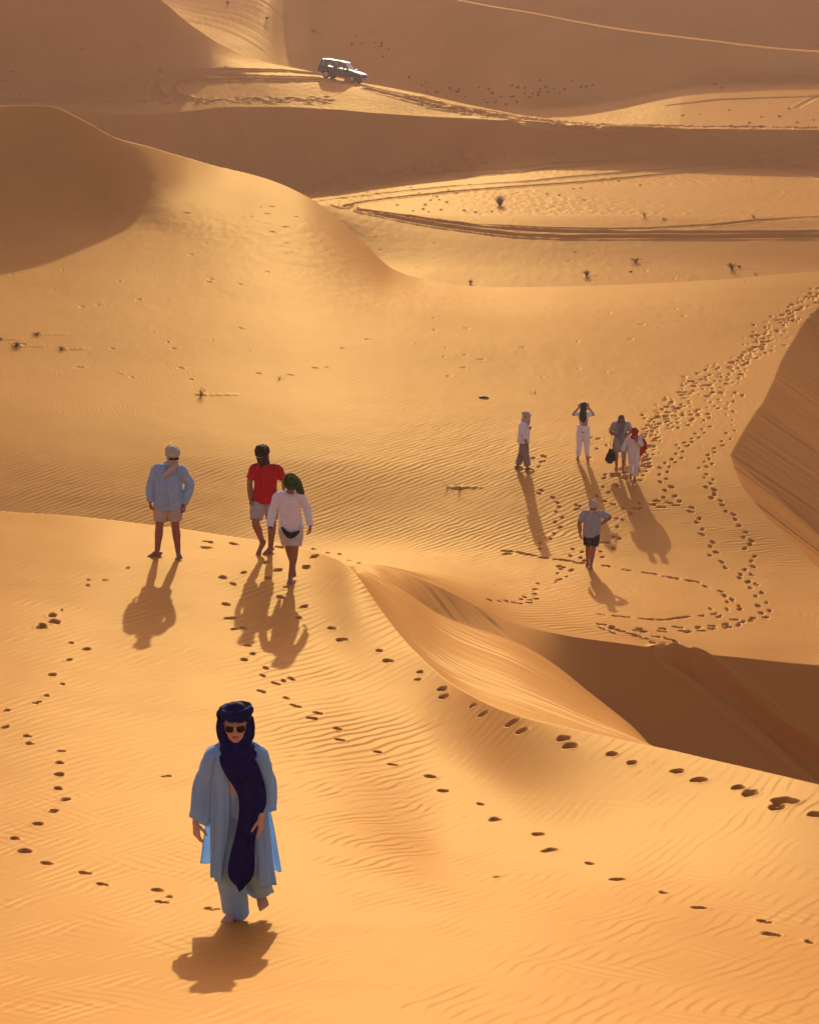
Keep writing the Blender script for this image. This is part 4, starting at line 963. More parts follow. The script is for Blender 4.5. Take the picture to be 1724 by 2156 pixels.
# ------------------------------------------------------------------ the woman in front
def woman():
    ROBE = cloth_mat('pale_blue_linen', (.43, .69, .92), (.38, .63, .88), 260, .9, .45, .25, 5)
    TROU = cloth_mat('blue_grey_linen', (.34, .55, .78), (.29, .49, .72), 260, .9, .10, .25, 6)
    TOP = cloth_mat('rose_cotton', (.58, .48, .48), (.52, .43, .43), 240, .85)
    INDIGO = cloth_mat('indigo_gauze', (.014, .012, .115), (.008, .007, .06), 300, .8, .06, .35, 14, .08)
    SKW = skin_mat('light_skin', (.55, .33, .26)); LIP = plain_mat('lips', (.36, .075, .085), .45); BROW = plain_mat('brow', (.05, .03, .022), .7)
    LENS = plain_mat('brown_lens', (.010, .005, .004), .2, 0, .25); FRAME = plain_mat('honey_frame', (.42, .25, .10), .3)
    pose = dict(pelvis=(.0, .02, .93), waist=(-.005, .0, 1.07), chest=(.0, -.01, 1.24), neck=(.0, .0, 1.375), head=(.002, -.035, 1.55), face=(.03, -1, .02),
                sha=(-.175, .0, 1.345), ela=(-.25, .03, 1.07), wra=(-.30, -.06, .80), shb=(.175, .0, 1.345), elb=(.215, .02, 1.07), wrb=(.178, -.14, .875), hda=(.06, -.12, -1), hdb=(-.02, -.14, -1), pna=(.55, .5, 0), pnb=(-.9, .3, 0),
                hipa=(-.08, .02, .92), kna=(-.06, -.03, .48), ana=(-.035, .02, .085), toea=(-.105, -.13, .022), hipb=(.08, .02, .92), knb=(.085, -.04, .48), anb=(.115, .20, .20), toeb=(.175, .09, .075),
                r_chest=(.145, .105), r_waist=(.12, .095), r_pelvis=(.155, .115), arm=(.045, .038, .026), leg=(.085, .054, .054, .035), curl=.42)
    o, J, P, M = body(pose, SKW, .0042, hs=1.05)
    Pinv = lambda c: (M.inverted() @ (c - V(J['head'])))
    def is_lip(c, n):
        q = Pinv(c) / 1.05; return abs(q.x) < .027 - abs(q.z + .060) * .9 and abs(q.z + .060) < .0105 and -q.y > .078
    def is_brow(c, n):
        q = Pinv(c) / 1.05; return .012 < abs(q.x) < .052 and abs(q.z - .036 + abs(abs(q.x) - .03) * .25) < .0055 and -q.y > .05
    paint(o, LIP, is_lip)
    for q in (-1, 1):
        bB = Blob(); bB.tube([P(q * .014, .088, .040), P(q * .032, .084, .047), P(q * .054, .070, .040)], [(.003, .004), (.0035, .004), (.002, .003)], seg=8); bB.plain('eyebrow', BROW, o)
    # --- inner top
    B = Blob(); c, w, p, n = V(J['chest']), V(J['waist']), V(J['pelvis']), V(J['neck'])
    B.tube([w - V((0, 0, .06)), w, c, c * .45 + n * .55, n - V((0, 0, .03))], [(.135, .108), (.135, .108), (.16, .118), (.12, .09), (.06, .06)], round_ends=False)
    for q in 'ab': B.tube([c * .5 + n * .5, V(J['sh' + q]), V(J['sh' + q]) * .6 + V(J['el' + q]) * .4], [.05, .055, .05], round_ends=False)
    top = B.fused('inner_top', TOP, o, .006, 3, folds(.004, .05, .1, 101))
    # --- wide trousers, open at the hems
    B = Blob()
    B.tube([p - V((0, 0, .10)), p, p + V((-.002, -.015, .115))], [(.150, .110), (.165, .125), (.146, .120)], round_ends=False)
    up = B.fused('trousers', TROU, o, .007, 4, folds(.005, .045, .3, 103))
    def leg_sheet(hp, kn, hem, r, nm, seed, flare=(0, 0)):
        rows = []; N = 30; path = [V(hp) + V((0, 0, .02)), V(hp) * .55 + V(kn) * .45, V(kn), V(kn) * .5 + V(hem) * .5, V(hem)]
        T = 22
        for i in range(T + 1):
            t = i / T * 4; k = min(3, int(t)); f = t - k
            p0, p1, p2, p3 = path[max(0, k - 1)], path[k], path[k + 1], path[min(4, k + 2)]
            c_ = .5 * ((2 * p1) + (p2 - p0) * f + (2 * p0 - 5 * p1 + 4 * p2 - p3) * f * f + (3 * p1 - p0 - 3 * p2 + p3) * f ** 3)
            R = float(np.interp(t, [0, 1, 2, 3, 4], r)); row = []
            for j in range(N + 1):
                a = 2 * math.pi * j / N
                rr = R * (1 + .06 * float(noise(a * 1.4 + seed, t * 1.6, 305)) + .05 * math.sin(3 * a + seed + t * .8) * (.4 + t * .25) + .035 * math.sin(7 * a - seed + t) * t * .25)
                z = c_.z + (0 if t < 3.6 else (t - 3.6) * (.05 * math.sin(a * 2 + seed) + flare[0] * math.cos(a) + flare[1] * math.sin(a)))
                row.append(V((c_.x + rr * math.cos(a), c_.y + rr * .86 * math.sin(a), z)))
            rows.append(row)
        return sheet(nm, rows, TROU, up, .004, 1)
    leg_sheet(J['hipa'], (-.065, -.045, .48), (-.020, .015, .045), [.112, .112, .108, .100, .094], 'trouser_leg', 1.0)
    leg_sheet(J['hipb'], (.098, -.055, .48), (.140, .14, .165), [.112, .112, .100, .098, .108], 'trouser_leg', 2.6, (-.05, .0))
    # --- open robe: from the left front edge round the back to the right front edge
    zs = [1.415, 1.395, 1.36, 1.30, 1.20, 1.08, .95, .82, .70, .58, .46, .36]
    ha = [.075, .135, .185, .198, .198, .194, .196, .200, .204, .208, .211, .212]       # half width
    hb = [.080, .100, .118, .135, .138, .136, .142, .155, .170, .185, .195, .200]       # half depth
    xl = [-.085, -.10, -.105, -.095, -.062, -.050, -.052, -.062, -.080, -.10, -.115, -.125]     # front edges
    xr = [.085, .10, .105, .10, .095, .095, .105, .115, .125, .135, .14, .135]
    def panel(nm, f0, f1, N, back, parent):
        rows = []
        for i in range(len(zs)):
            s_ = i / (len(zs) - 1); row = []
            a0 = math.acos(max(-.98, min(.98, xl[i] / ha[i]))); a1 = math.acos(max(-.98, min(.98, xr[i] / ha[i])))
            A, E = -a0, -a0 - (2 * math.pi - (a0 - a1))                  # left edge -> round the back -> right edge
            b0 = A if f0 is None else f0; b1 = E if f1 is None else f1
            for j in range(N + 1):
                a = b0 + (b1 - b0) * j / N
                fold = (.15 + s_ ** 1.2) * (.016 * math.sin(11 * a + 2 * s_) + .011 * math.sin(19 * a + 4 * s_ + 1.5 * math.sin(3 * s_))) + .004 * math.sin(23 * a + 9 * s_)
                q = max(0, s_ - .35) / .65
                wide = 1 + (.42 if back else -.02) * q ** 1.1
                X = (ha[i] * wide + fold * .6) * math.cos(a)
                Y = (hb[i] + fold) * math.sin(a) * (1 - (.55 * q if back else 0)) + (.13 * q if back else -.015 * q)
                Z = zs[i] - .02 * s_ * math.sin(3 * a) + (.035 * q * math.cos(a * 1.0) * -1 if back else 0) - (.07 * q * max(0, math.cos(a)) if not back else .0)
                if not back: X += .05 * q * max(0, math.cos(a)) ** 2
                if i <= 1: Z -= .0 if math.sin(a) > 0 else .02
                wr = (.35 + s_) * (.006 * float(noise(X / .045 + a, Z / .20, 301)) + .005 * float(noise(X / .09 - Z * 2, Z / .10 + a, 302)))
                row.append(V((X + .004 + wr * math.cos(a), Y + .005 + wr * (1 if math.sin(a) > 0 else -1), Z)))
            rows.append(row)
        return sheet(nm, rows, ROBE, parent, .004, 1)
    robe = panel('robe', -math.pi, -2 * math.pi, 34, True, o)
    panel('front_panel', None, -math.pi - .05, 22, False, robe); panel('front_panel', -2 * math.pi + .05, None, 22, False, robe)
    def sleeve(sh, el, cuff, rad, seed):
        rows = []; N = 40; path = [V(sh) + V((-.07 if sh[0] > 0 else .07, 0, .0)), V(sh), V(sh) * .5 + V(el) * .5, V(el), V(cuff)]; T = 26
        d = V((1, 0, 0))
        for i in range(T + 1):
            t = i / T * 4; k = min(3, int(t)); f = t - k
            p0, p1, p2, p3 = path[max(0, k - 1)], path[k], path[k + 1], path[min(4, k + 2)]
            c_ = .5 * ((2 * p1) + (p2 - p0) * f + (2 * p0 - 5 * p1 + 4 * p2 - p3) * f * f + (3 * p1 - p0 - 3 * p2 + p3) * f ** 3)
            tg = (.5 * ((p2 - p0) + 2 * (2 * p0 - 5 * p1 + 4 * p2 - p3) * f + 3 * (3 * p1 - p0 - 3 * p2 + p3) * f * f)).normalized()
            sd = tg.cross(V((0, 1, 0))); sd.normalize(); fr = sd.cross(tg).normalized()
            R = np.interp(t, [0, 1, 2, 3, 4], [q[0] for q in rad]); Rd = np.interp(t, [0, 1, 2, 3, 4], [q[1] for q in rad]); row = []
            for j in range(N + 1):
                a = 2 * math.pi * j / N
                w_ = 1 + .10 * float(noise(a * 1.6 + seed * 3, t * 1.9, 303)) * min(1, t * .6) + .07 * float(noise(a * .8 + t * 1.4, t * 3.2 + seed, 304)) * min(1, t * .6) + .05 * math.sin(3 * a + seed + t) * min(1, t * .5) + .03 * math.sin(6 * a - t * 2 + seed)
                row.append(c_ + sd * (R * w_ * math.cos(a)) + fr * (Rd * w_ * math.sin(a)) + (V((0, 0, -.03 * math.cos(a) * (1 if sh[0] < 0 else -1))) if t > 3.8 else V((0, 0, 0))))
            rows.append(row)
        return sheet('sleeve', rows, ROBE, robe, .004, 1)
    sleeve(J['sha'], (-.235, .025, 1.07), (-.275, -.02, .80), [(.05, .07), (.066, .085), (.074, .09), (.078, .088), (.070, .080)], .4)
    sleeve(J['shb'], (.208, .02, 1.07), (.205, -.06, .870), [(.05, .07), (.066, .085), (.074, .09), (.080, .088), (.078, .085)], 1.9)
    # --- head scarf: crown, rolled band, hood and cowl
    B = Blob()
    B.ball(P(-.002, -.018, .085), (.092, .100, .078), M)
    for k, (dz, dy, dx, r0, r1) in enumerate([(.082, .002, 0, .020, .036), (.100, -.006, .004, .018, .024)]):
        B.tube([P(.094 * math.sin(a) + dx, -.012 + .098 * math.cos(a) + dy, dz + (.012 * math.sin(a) if k else -.006 * math.sin(a)) + (.010 if math.cos(a) < 0 else 0)) for a in [2 * math.pi * i / 20 for i in range(21)]], [(r0, r1)] * 21, ref=(0, 0, 1), seg=14)
    B.ball(P(-.104, -.010, .072), (.030, .045, .040), M); B.ball(P(.100, -.006, .108), (.030, .038, .030), M)
    for q in (-1, 1):
        B.tube([P(q * .080, .000, .05), P(q * .083, .012, -.02), P(q * .077, .024, -.075), P(q * .050, .036, -.122), P(0, .042, -.140)], [(.020, .05), (.018, .055), (.021, .052), (.030, .045), (.034, .036)], ref=(1, 0, 0))
    B.tube([P(0, -.055, .06), P(0, -.065, -.06), P(0, -.05, -.15)], [(.084, .055), (.082, .055), (.092, .06)])
    B.tube([P(0, -.01, -.150), P(0, -.004, -.185), P(0, .004, -.215)], [(.094, .088), (.110, .098), (.118, .098)], round_ends=False)
    for k, dz in enumerate((-.145, -.172, -.200)):
        B.tube([P((.082 + .014 * k) * math.sin(a) + .008 * k, (.080 + .010 * k) * math.cos(a) - .004, dz - .018 * math.cos(a)) for a in [2 * math.pi * i / 16 for i in range(17)]], [.030] * 17, seg=12)
    hs_ = B.fused('headscarf', INDIGO, o, .0055, 3, folds(.0028, .030, .05, 105))
    # --- its long end: across the chest and down the front
    zz = [1.345, 1.29, 1.22, 1.15, 1.08, 1.01, .95, .89, .82, .72, .62, .53, .46, .41, .365]
    L = [-.118, -.108, -.075, -.03, .012, .026, .024, .020, .008, -.018, -.045, -.062, -.060, -.030, .012]
    R_ = [.120, .165, .190, .208, .218, .222, .215, .180, .150, .138, .136, .138, .128, .090, .045]
    dep = [-.135, -.165, -.178, -.180, -.178, -.178, -.182, -.190, -.200, -.215, -.228, -.238, -.244, -.248, -.250]
    rows = []
    for i in range(len(zz)):
        row = []; s_ = i / 14
        for j in range(29):
            u = j / 28; x = L[i] * (1 - u) + R_[i] * u
            y = dep[i] + .055 * abs(u - .45) ** 1.6 * (1 - s_) * 2 - .004 * math.sin(u * 13 + s_ * 3) - .018 * float(noise(u * 4.5 + s_ * 1.5, s_ * 3.5, 306)) - .010 * float(noise(u * 10 - s_ * 3, s_ * 5, 307)) + (.028 * u if .2 < s_ < .6 else 0)
            row.append(V((x, y, zz[i] - .02 * math.sin(u * 3.14) * s_ + .004 * math.sin(u * 9 + i))))
        rows.append(row)
    e_ = sheet('scarf_end', rows, INDIGO, hs_, .010, 1)
    # --- sunglasses with rounded lenses
    gB = Blob()
    for q in (-1, 1):
        pts = []
        for i in range(17):
            a = 2 * math.pi * i / 16; px = .0335 * math.cos(a) * (1 + .06 * math.sin(a)); pz = .0305 * math.sin(a)
            if math.sin(a) > .3: pz *= .86
            pts.append(P(q * (.036 + px), .094 - .012 * ((.036 + px) / .066) ** 2, .004 + pz))
        gB.tube(pts, [.0030] * 17, seg=8)
        top_ = [P(q * (.036 + .034 * t), .096 - .012 * ((.036 + .034 * t) / .066) ** 2, .027 + .006 * t) for t in (-1, -.3, .4, 1.05)]
        gB.tube(top_, [.0036] * 4, seg=8)
        gB.tube([P(q * .064, .080, .028), P(q * .078, .04, .024), P(q * .082, .0, .018)], [.0035, .003, .003], seg=8)
    gB.tube([P(-.008, .096, .014), P(0, .098, .017), P(.008, .096, .014)], [.0032] * 3, seg=8)
    gl = gB.plain('sunglasses', FRAME, o)
    for q in (-1, 1):
        lb = Blob(); lb.ball(P(q * .036, .088, .003), (.035, .008, .0305), M); lb.plain('lens', LENS, gl)
    rB = Blob(); hd = V(J['wra']) + V(J['hda']).normalized() * .118
    place(o, (505, 1936), (503, 1473), 0)
    tag(o, 'woman in open pale blue robe with indigo headscarf and large brown sunglasses', 'person')
    return o
front_woman = woman()
# ------------------------------------------------------------------ the off-road car on the far ridge
def car():
    PAINT = plain_mat('dark_green_paint', (.010, .013, .012), .34, 0, .35); b = PAINT.node_tree.nodes['Principled BSDF']; b.inputs['Coat Weight'].default_value = .22; b.inputs['Coat Roughness'].default_value = .16
    RUB = plain_mat('tyre_rubber', (.018, .017, .016), .8); RIMM = plain_mat('wheel_alloy', (.45, .44, .42), .35, .8); TRIM = plain_mat('black_trim', (.02, .02, .02), .6)
    CHR = plain_mat('bright_metal', (.65, .63, .6), .25, .9); LAMP = plain_mat('lamp_glass', (.62, .60, .56), .15, 0, .6); SEAT = plain_mat('seat_cloth', (.10, .085, .07), .9); UNDER = plain_mat('chassis', (.015, .014, .013), .9)
    GL = bpy.data.materials.new('tinted_glass'); GL.use_nodes = True; t = GL.node_tree; t.nodes.clear()
    out = t.nodes.new('ShaderNodeOutputMaterial'); tr = t.nodes.new('ShaderNodeBsdfTransparent'); tr.inputs[0].default_value = (.62, .70, .62, 1); gs = t.nodes.new('ShaderNodeBsdfGlossy'); gs.inputs['Roughness'].default_value = .08; gs.inputs[0].default_value = (.9, .95, .9, 1)
    fr = t.nodes.new('ShaderNodeFresnel'); fr.inputs[0].default_value = 1.5; mx = t.nodes.new('ShaderNodeMixShader'); t.links.new(fr.outputs[0], mx.inputs[0]); t.links.new(tr.outputs[0], mx.inputs[1]); t.links.new(gs.outputs[0], mx.inputs[2]); t.links.new(mx.outputs[0], out.inputs[0])
    def mesh_obj(name, v, f, mat, parent, bev=0.0, seg=3):
        me = bpy.data.meshes.new(name); me.from_pydata(v, [], f); bm = bmesh.new(); bm.from_mesh(me); bmesh.ops.recalc_face_normals(bm, faces=bm.faces); bm.to_mesh(me); bm.free()
        me.polygons.foreach_set('use_smooth', np.ones(len(me.polygons), dtype=bool)); me.materials.append(mat); o = bpy.data.objects.new(name, me); COL.objects.link(o); o.parent = parent
        if bev: m = o.modifiers.new('b', 'BEVEL'); m.width = bev; m.segments = seg; m.limit_method = 'ANGLE'; m.angle_limit = .4
        m = o.modifiers.new('w', 'WEIGHTED_NORMAL') if bev else None
        return o
    def prism(name, prof, half, mat, parent, bev=.03, taper=None):
        n = len(prof); v = []
        for sgn in (-1, 1):
            for (x, z) in prof:
                h = half if taper is None else taper(x, z); v.append((x, sgn * h, z))
        f = [tuple(range(n)), tuple(range(2 * n - 1, n - 1, -1))] + [(k, (k + 1) % n, n + (k + 1) % n, n + k) for k in range(n)]
        return mesh_obj(name, v, f, mat, parent, bev)
    root = bpy.data.objects.new('off_road_car', None); COL.objects.link(root)
    # lower body with wheel arches
    def arch(cx, r=.46, z0=.40, n=9): return [(cx + r * math.cos(a), z0 + r * math.sin(a)) for a in [math.pi * k / n for k in range(n + 1)]]
    prof = [(2.28, .55), (2.33, .70), (2.30, .92), (2.18, 1.02), (1.72, 1.10), (1.02, 1.17), (.9, 1.17), (-2.02, 1.20), (-2.28, 1.16), (-2.36, .80), (-2.33, .55), (-1.98, .46)]
    low = [(p[0], max(p[1], .40)) for p in arch(-1.40)][::-1] + [(p[0], max(p[1], .40)) for p in arch(1.42)][::-1]
    prof = prof + low + [(1.95, .46)]
    wid = lambda x, z: .93 - .05 * max(0, (z - .8) / .4) - .05 * max(0, (x - 1.7) / .6)
    body_ = prism('body', prof, .93, PAINT, root, .035, wid)
    prism('chassis', [(2.1, .50), (2.1, .85), (-2.2, .85), (-2.2, .50)], .80, UNDER, root, .02)
    # roof and pillars
    zt, zb = 1.83, 1.16
    def wy(z): return .88 - .13 * (z - zb) / (zt - zb)
    roof = [(-2.10, 1.74), (-2.0, 1.83), (-1.2, 1.875), (-.2, 1.875), (.30, 1.835), (.40, 1.78), (.30, 1.76), (-2.05, 1.74)]
    prism('roof', roof, .76, PAINT, root, .03)
    def bar(p, q, w, nm='pillar'):
        B = Blob(); B.tube([p, q], [(w, .035), (w, .035)], ref=(0, 1, 0), seg=8, round_ends=False); return B.plain(nm, PAINT, root)
    for s in (-1, 1):
        for (xb, xt, w) in ((1.02, .34, .045), (.05, -.02, .06), (-.92, -.95, .06), (-1.55, -1.56, .07), (-2.24, -2.04, .08)):
            bar((xb, s * wy(zb), zb - .02), (xt, s * wy(zt) * 1.0, zt - .05), w)
        for nm, xs in (('door_window', ((.93, .10), (.28, .05))), ('door_window', ((-.02, -.86), (-.09, -.89))), ('rear_window', ((-.99, -1.48), (-1.0, -1.49))), ('rear_window', ((-1.62, -2.17), (-1.63, -2.0)))):
            (b1, b2), (t1, t2) = xs
            y0, y1 = s * (wy(zb) - .01), s * (wy(1.76) - .01)
            mesh_obj(nm, [(b1, y0, zb), (b2, y0, zb), (t2, y1, 1.76), (t1, y1, 1.76)], [(0, 1, 2, 3)], GL, root)
    mesh_obj('windscreen', [(1.0, -.80, 1.17), (1.0, .80, 1.17), (.36, .70, 1.77), (.36, -.70, 1.77)], [(0, 1, 2, 3)], GL, root)
    mesh_obj('tailgate_window', [(-2.27, -.78, 1.18), (-2.27, .78, 1.18), (-2.06, .68, 1.74), (-2.06, -.68, 1.74)], [(0, 1, 2, 3)], GL, root)
    # doors
    for s in (-1, 1):
        for x0, x1 in ((.98, .06), (.02, -.92)):
            y = s * .915
            d = mesh_obj('door', [(x0, s * .934, .52), (x1, s * .934, .52), (x1, s * .90, 1.13), (x0, s * .90, 1.13), (x0, s * .90, .52), (x1, s * .90, .52), (x1, s * .87, 1.13), (x0, s * .87, 1.13)],
                         [(0, 1, 2, 3), (4, 5, 6, 7), (0, 1, 5, 4), (1, 2, 6, 5), (2, 3, 7, 6), (3, 0, 4, 7)], PAINT, root, .012, 2)
            B = Blob(); B.tube([(x1 + .10, s * .925, 1.02), (x1 + .26, s * .925, 1.02)], [.018, .018], seg=8); B.plain('handle', CHR, d)
        B = Blob(); B.tube([(-.9, s * .90, .44), (.95, s * .90, .44)], [(.07, .03), (.07, .03)], ref=(0, 0, 1), seg=8); B.plain('running_board', TRIM, root)
        B = Blob(); B.tube([(-2.0, s * .945, .78), (2.0, s * .93, .78)], [.022, .022], seg=6); B.plain('side_moulding', TRIM, root)
        B = Blob(); B.tube([(.92, s * .90, 1.20), (.90, s * 1.08, 1.24)], [(.05, .09), (.06, .10)], ref=(0, 0, 1), seg=10); B.plain('wing_mirror', CHR, root)
        B = Blob(); B.ball((2.20, s * .68, .86), (.14, .17, .095)); B.plain('headlight', LAMP, root)
        B = Blob(); B.ball((2.30, s * .62, .56), (.07, .08, .06)); B.plain('fog_lamp', LAMP, root)
        B = Blob(); B.ball((-2.30, s * .80, 1.0), (.06, .09, .17)); B.plain('tail_light', plain_mat('red_lamp', (.35, .02, .02), .25), root)
        B = Blob(); B.tube([(-1.9, s * .62, 1.90), (-.9, s * .63, 1.925), (.1, s * .62, 1.89)], [.020] * 3, seg=8); B.plain('roof_rail', TRIM, root)
    mesh_obj('grille', [(2.34, -.46, .78), (2.34, .46, .78), (2.30, .46, .96), (2.30, -.46, .96), (2.2, -.46, .78), (2.2, .46, .78), (2.2, .46, .96), (2.2, -.46, .96)], [(0, 1, 2, 3), (4, 5, 6, 7), (0, 1, 5, 4), (1, 2, 6, 5), (2, 3, 7, 6), (3, 0, 4, 7)], TRIM, root, .01, 2)
    for nm, x, d in (('front_bumper', 2.36, 1), ('rear_bumper', -2.40, -1)):
        B = Blob(); B.tube([(x - d * .35, -.94, .60), (x - d * .05, -.82, .60), (x, -.4, .60), (x, .4, .60), (x - d * .05, .82, .60), (x - d * .35, .94, .60)], [(.12, .07)] * 6, ref=(0, 0, 1), seg=10); B.plain(nm, TRIM if d < 0 else PAINT, root)
    # wheels
    for x in (-1.40, 1.42):
        for s in (-1, 1):
            y = s * .80
            def disc(prof, n=28): return [[V((x + r * math.cos(2 * math.pi * k / n), y + s * yy, .385 + r * math.sin(2 * math.pi * k / n))) for k in range(n)] for yy, r in prof]
            B = Blob(); B.ring_loft(disc([(-.12, .24), (-.12, .34), (-.09, .38), (.09, .38), (.12, .34), (.12, .24)]), False); B.ring_loft(disc([(.12, .24), (-.12, .24)]), False)
            w_ = bpy.data.objects.new('wheel', None); COL.objects.link(w_); w_.parent = root
            B.plain('tyre', RUB, w_)
            B = Blob(); B.ring_loft(disc([(-.05, .245), (.10, .245), (.11, .225), (.085, .20), (.085, .19)])); 
            for k in range(6):
                a = k * math.pi / 3; ca, sa = math.cos(a), math.sin(a)
                B.tube([(x + .05 * ca, y + s * .105, .385 + .05 * sa), (x + .21 * ca, y + s * .10, .385 + .21 * sa)], [(.04, .02), (.03, .018)], ref=(0, 1, 0), seg=8)
            B.plain('rim', RIMM, w_)
    # seats
    for (x, y) in ((.25, -.38), (.25, .38)):
        B = Blob(); B.tube([(x, y, 1.0), (x - .12, y, 1.35), (x - .16, y, 1.46)], [(.20, .07), (.19, .06), (.14, .05)], ref=(1, 0, 0)); B.ball((x - .17, y, 1.56), (.05, .13, .09)); B.plain('seat', SEAT, root)
    B = Blob(); B.tube([(-.80, -.6, 1.25), (-.80, .6, 1.25)], [(.07, .20), (.07, .20)], ref=(0, 0, 1)); B.plain('rear_seat', SEAT, root)
    B = Blob(); B.tube([(.72, -.38 + .16 * math.cos(a), 1.20 + .16 * math.sin(a)) if False else (.62 + .05 * math.sin(a), .38 + .17 * math.cos(a), 1.18 + .17 * math.sin(a)) for a in [2 * math.pi * k / 16 for k in range(17)]], [.014] * 17, seg=6); B.plain('steering_wheel', TRIM, root)
    # stand it on the ridge
    yaw = math.radians(-24)
    cx, cy, r, th = ground_hit(712, 169.0, EM)
    fwd = V((math.cos(yaw), math.sin(yaw), 0)); sd = V((-math.sin(yaw), math.cos(yaw), 0)); c = V((cx, cy, 0)) + sd * .8
    g = lambda p: ground_z(p.x, p.y)
    zf = .5 * (g(c + fwd * 1.42 - sd * .8) + g(c + fwd * 1.42 + sd * .8)); zr = .5 * (g(c - fwd * 1.4 - sd * .8) + g(c - fwd * 1.4 + sd * .8))
    zl = .5 * (g(c + fwd * 1.42 + sd * .8) + g(c - fwd * 1.4 + sd * .8)); zq = .5 * (g(c + fwd * 1.42 - sd * .8) + g(c - fwd * 1.4 - sd * .8))
    pitch = math.atan2(zr - zf, 2.82); roll = math.atan2(zl - zq, 1.6)
    root.location = (c.x, c.y, .5 * (zf + zr) - .02); root.scale = (.97, .97, .97); root.rotation_mode = 'XYZ'; root.rotation_euler = (roll, pitch, yaw)
    print('car r %.1f pitch %.1f roll %.1f' % (r, math.degrees(pitch), math.degrees(roll)))
    tag(root, 'dark green off-road car with pale shining roof parked on a far dune ridge', 'car')
    # gear on the sand beside it
    def at(X, Y): h = ground_hit(X, Y, EM); return V((h[0], h[1], ground_z(h[0], h[1])))
    OR = cloth_mat('orange_canvas', (.62, .16, .05)); GR = cloth_mat('pale_grey_canvas', (.42, .39, .38)); WD = plain_mat('pale_board', (.50, .40, .34), .8)
    p = at(733, 173); B = Blob(); B.tube([(-.24, 0, .03), (-.22, 0, .24), (-.1, 0, .36), (.1, 0, .36), (.24, 0, .26), (.26, 0, .03)], [(.10, .16), (.14, .2), (.12, .2), (.12, .2), (.14, .2), (.10, .16)], ref=(0, 1, 0)); B.tube([(-.2, 0, .1), (.2, 0, .1)], [.2, .2])
    o = B.fused('orange_bag', OR, None, .02, 2, folds(.02, .1, .2, 201)); o.location = p; tag(o, 'orange bag lying on the sand beside the dark car', 'bag')
    p = at(745, 174); B = Blob()
    for k in range(7): B.ball((-.35 + .12 * k, .05 * math.sin(k * 2), .12 + .10 * abs(math.sin(k * 1.7))), (.16, .15, .13 + .08 * abs(math.sin(k * 1.7))))
    o = B.fused('grey_bundle', GR, None, .02, 2, folds(.03, .08, .15, 202)); o.location = p; o.rotation_euler = (0, 0, -.3); tag(o, 'heap of pale grey canvas on the sand at the front wheel', 'bundle')
    p = at(722, 175.5); B = Blob(); B.tube([(-.6, 0, .04), (.6, 0, .05)], [(.16, .025), (.16, .025)], ref=(0, 0, 1), seg=8); o = B.plain('pale_board', WD, None); o.location = p; o.rotation_euler = (0, .03, -.12); tag(o, 'pale board lying flat on sand in the car\'s shadow', 'board')
car()
# ------------------------------------------------------------------ desert tufts, twigs and a dark mound
PLANT_G = plain_mat('dry_green_blades', (.10, .10, .05), .8, 0, .2); PLANT_D = plain_mat('dark_twigs', (.075, .055, .032), .85, 0, .1); MOUND_SHADE = plain_mat('mound_shade', (.06, .05, .045), .8)
def tuft_mesh(name, n, h, spread, mat, seed, rad=.006, leaf=0.0, lean=0.0):
    R = random.Random(seed); v, f = [], []
    for i in range(n):
        a = R.uniform(0, 6.28); s = spread * R.random() ** .6; hh = h * R.uniform(.5, 1.0); bx, by = .18 * s * math.cos(a), .18 * s * math.sin(a)
        pts = []
        for k in range(5):
            t = k / 4; bend = s * (t ** 1.5)
            pts.append(V((bx + bend * math.cos(a) + lean * t * t, by + bend * math.sin(a), hh * (t - .22 * (s / max(.01, spread)) * t * t))))
        ax = V((-math.sin(a), math.cos(a), 0))
        o = len(v)
        for k, p in enumerate(pts):
            w = rad * (1 - .75 * k / 4)
            v += [p + ax * w, p - ax * w, p + V((math.cos(a), math.sin(a), .4)) * w]
        for k in range(4):
            for q in range(3): f.append((o + k * 3 + q, o + k * 3 + (q + 1) % 3, o + k * 3 + 3 + (q + 1) % 3, o + k * 3 + 3 + q))
        if leaf:
            for k in range(R.randint(2, 5)):
                p = pts[R.randint(2, 4)] + V((R.uniform(-1, 1), R.uniform(-1, 1), R.uniform(-.5, 1))) * leaf * .8; d = V((R.uniform(-1, 1), R.uniform(-1, 1), R.uniform(-.3, 1))).normalized(); e = d.orthogonal().normalized()
                o = len(v); v += [p - d * leaf, p + e * leaf * .4, p + d * leaf, p - e * leaf * .4]; f.append((o, o + 1, o + 2, o + 3))
    me = bpy.data.meshes.new(name); me.from_pydata([tuple(p) for p in v], [], f); me.materials.append(mat); return me
T_BUSH = tuft_mesh('grass_bush', 420, .85, .48, plain_mat('pale_grass', (.17, .15, .075), .8, 0, .2), 1, .006)
T_TUFT = tuft_mesh('grass_tuft', 26, .42, .24, PLANT_G, 2, .009, .022)
T_LOW = tuft_mesh('low_tuft', 30, .20, .30, PLANT_D, 3, .012, .03)
T_SHRUB = tuft_mesh('small_shrub', 46, .55, .42, PLANT_G, 4, .016, .06)
T_TWIG = tuft_mesh('dry_twigs', 14, .16, .30, PLANT_D, 5, .007)
def plant(me, X, Y, s, name, label, cat, group=None, sx=1.0):
    s = s * {'low_tuft': .55, 'small_shrub': .72, 'grass_tuft': .68, 'grass_bush': .85}.get(name, 1.0)
    x, y, r, th = ground_hit(X, Y, EM)
    o = bpy.data.objects.new(name, me); COL.objects.link(o); o.location = (x, y, ground_z(x, y) - .02 * s)
    o.rotation_euler = (0, 0, (X * 7.3 + Y) % 6.28); o.scale = (s * sx, s * sx, s)
    tag(o, label, cat, group); return o
plant(T_TUFT, 424, 831, 1.0, 'grass_tuft', 'tall thin grass tuft alone on the brightest lit sand left of centre', 'grass tuft')
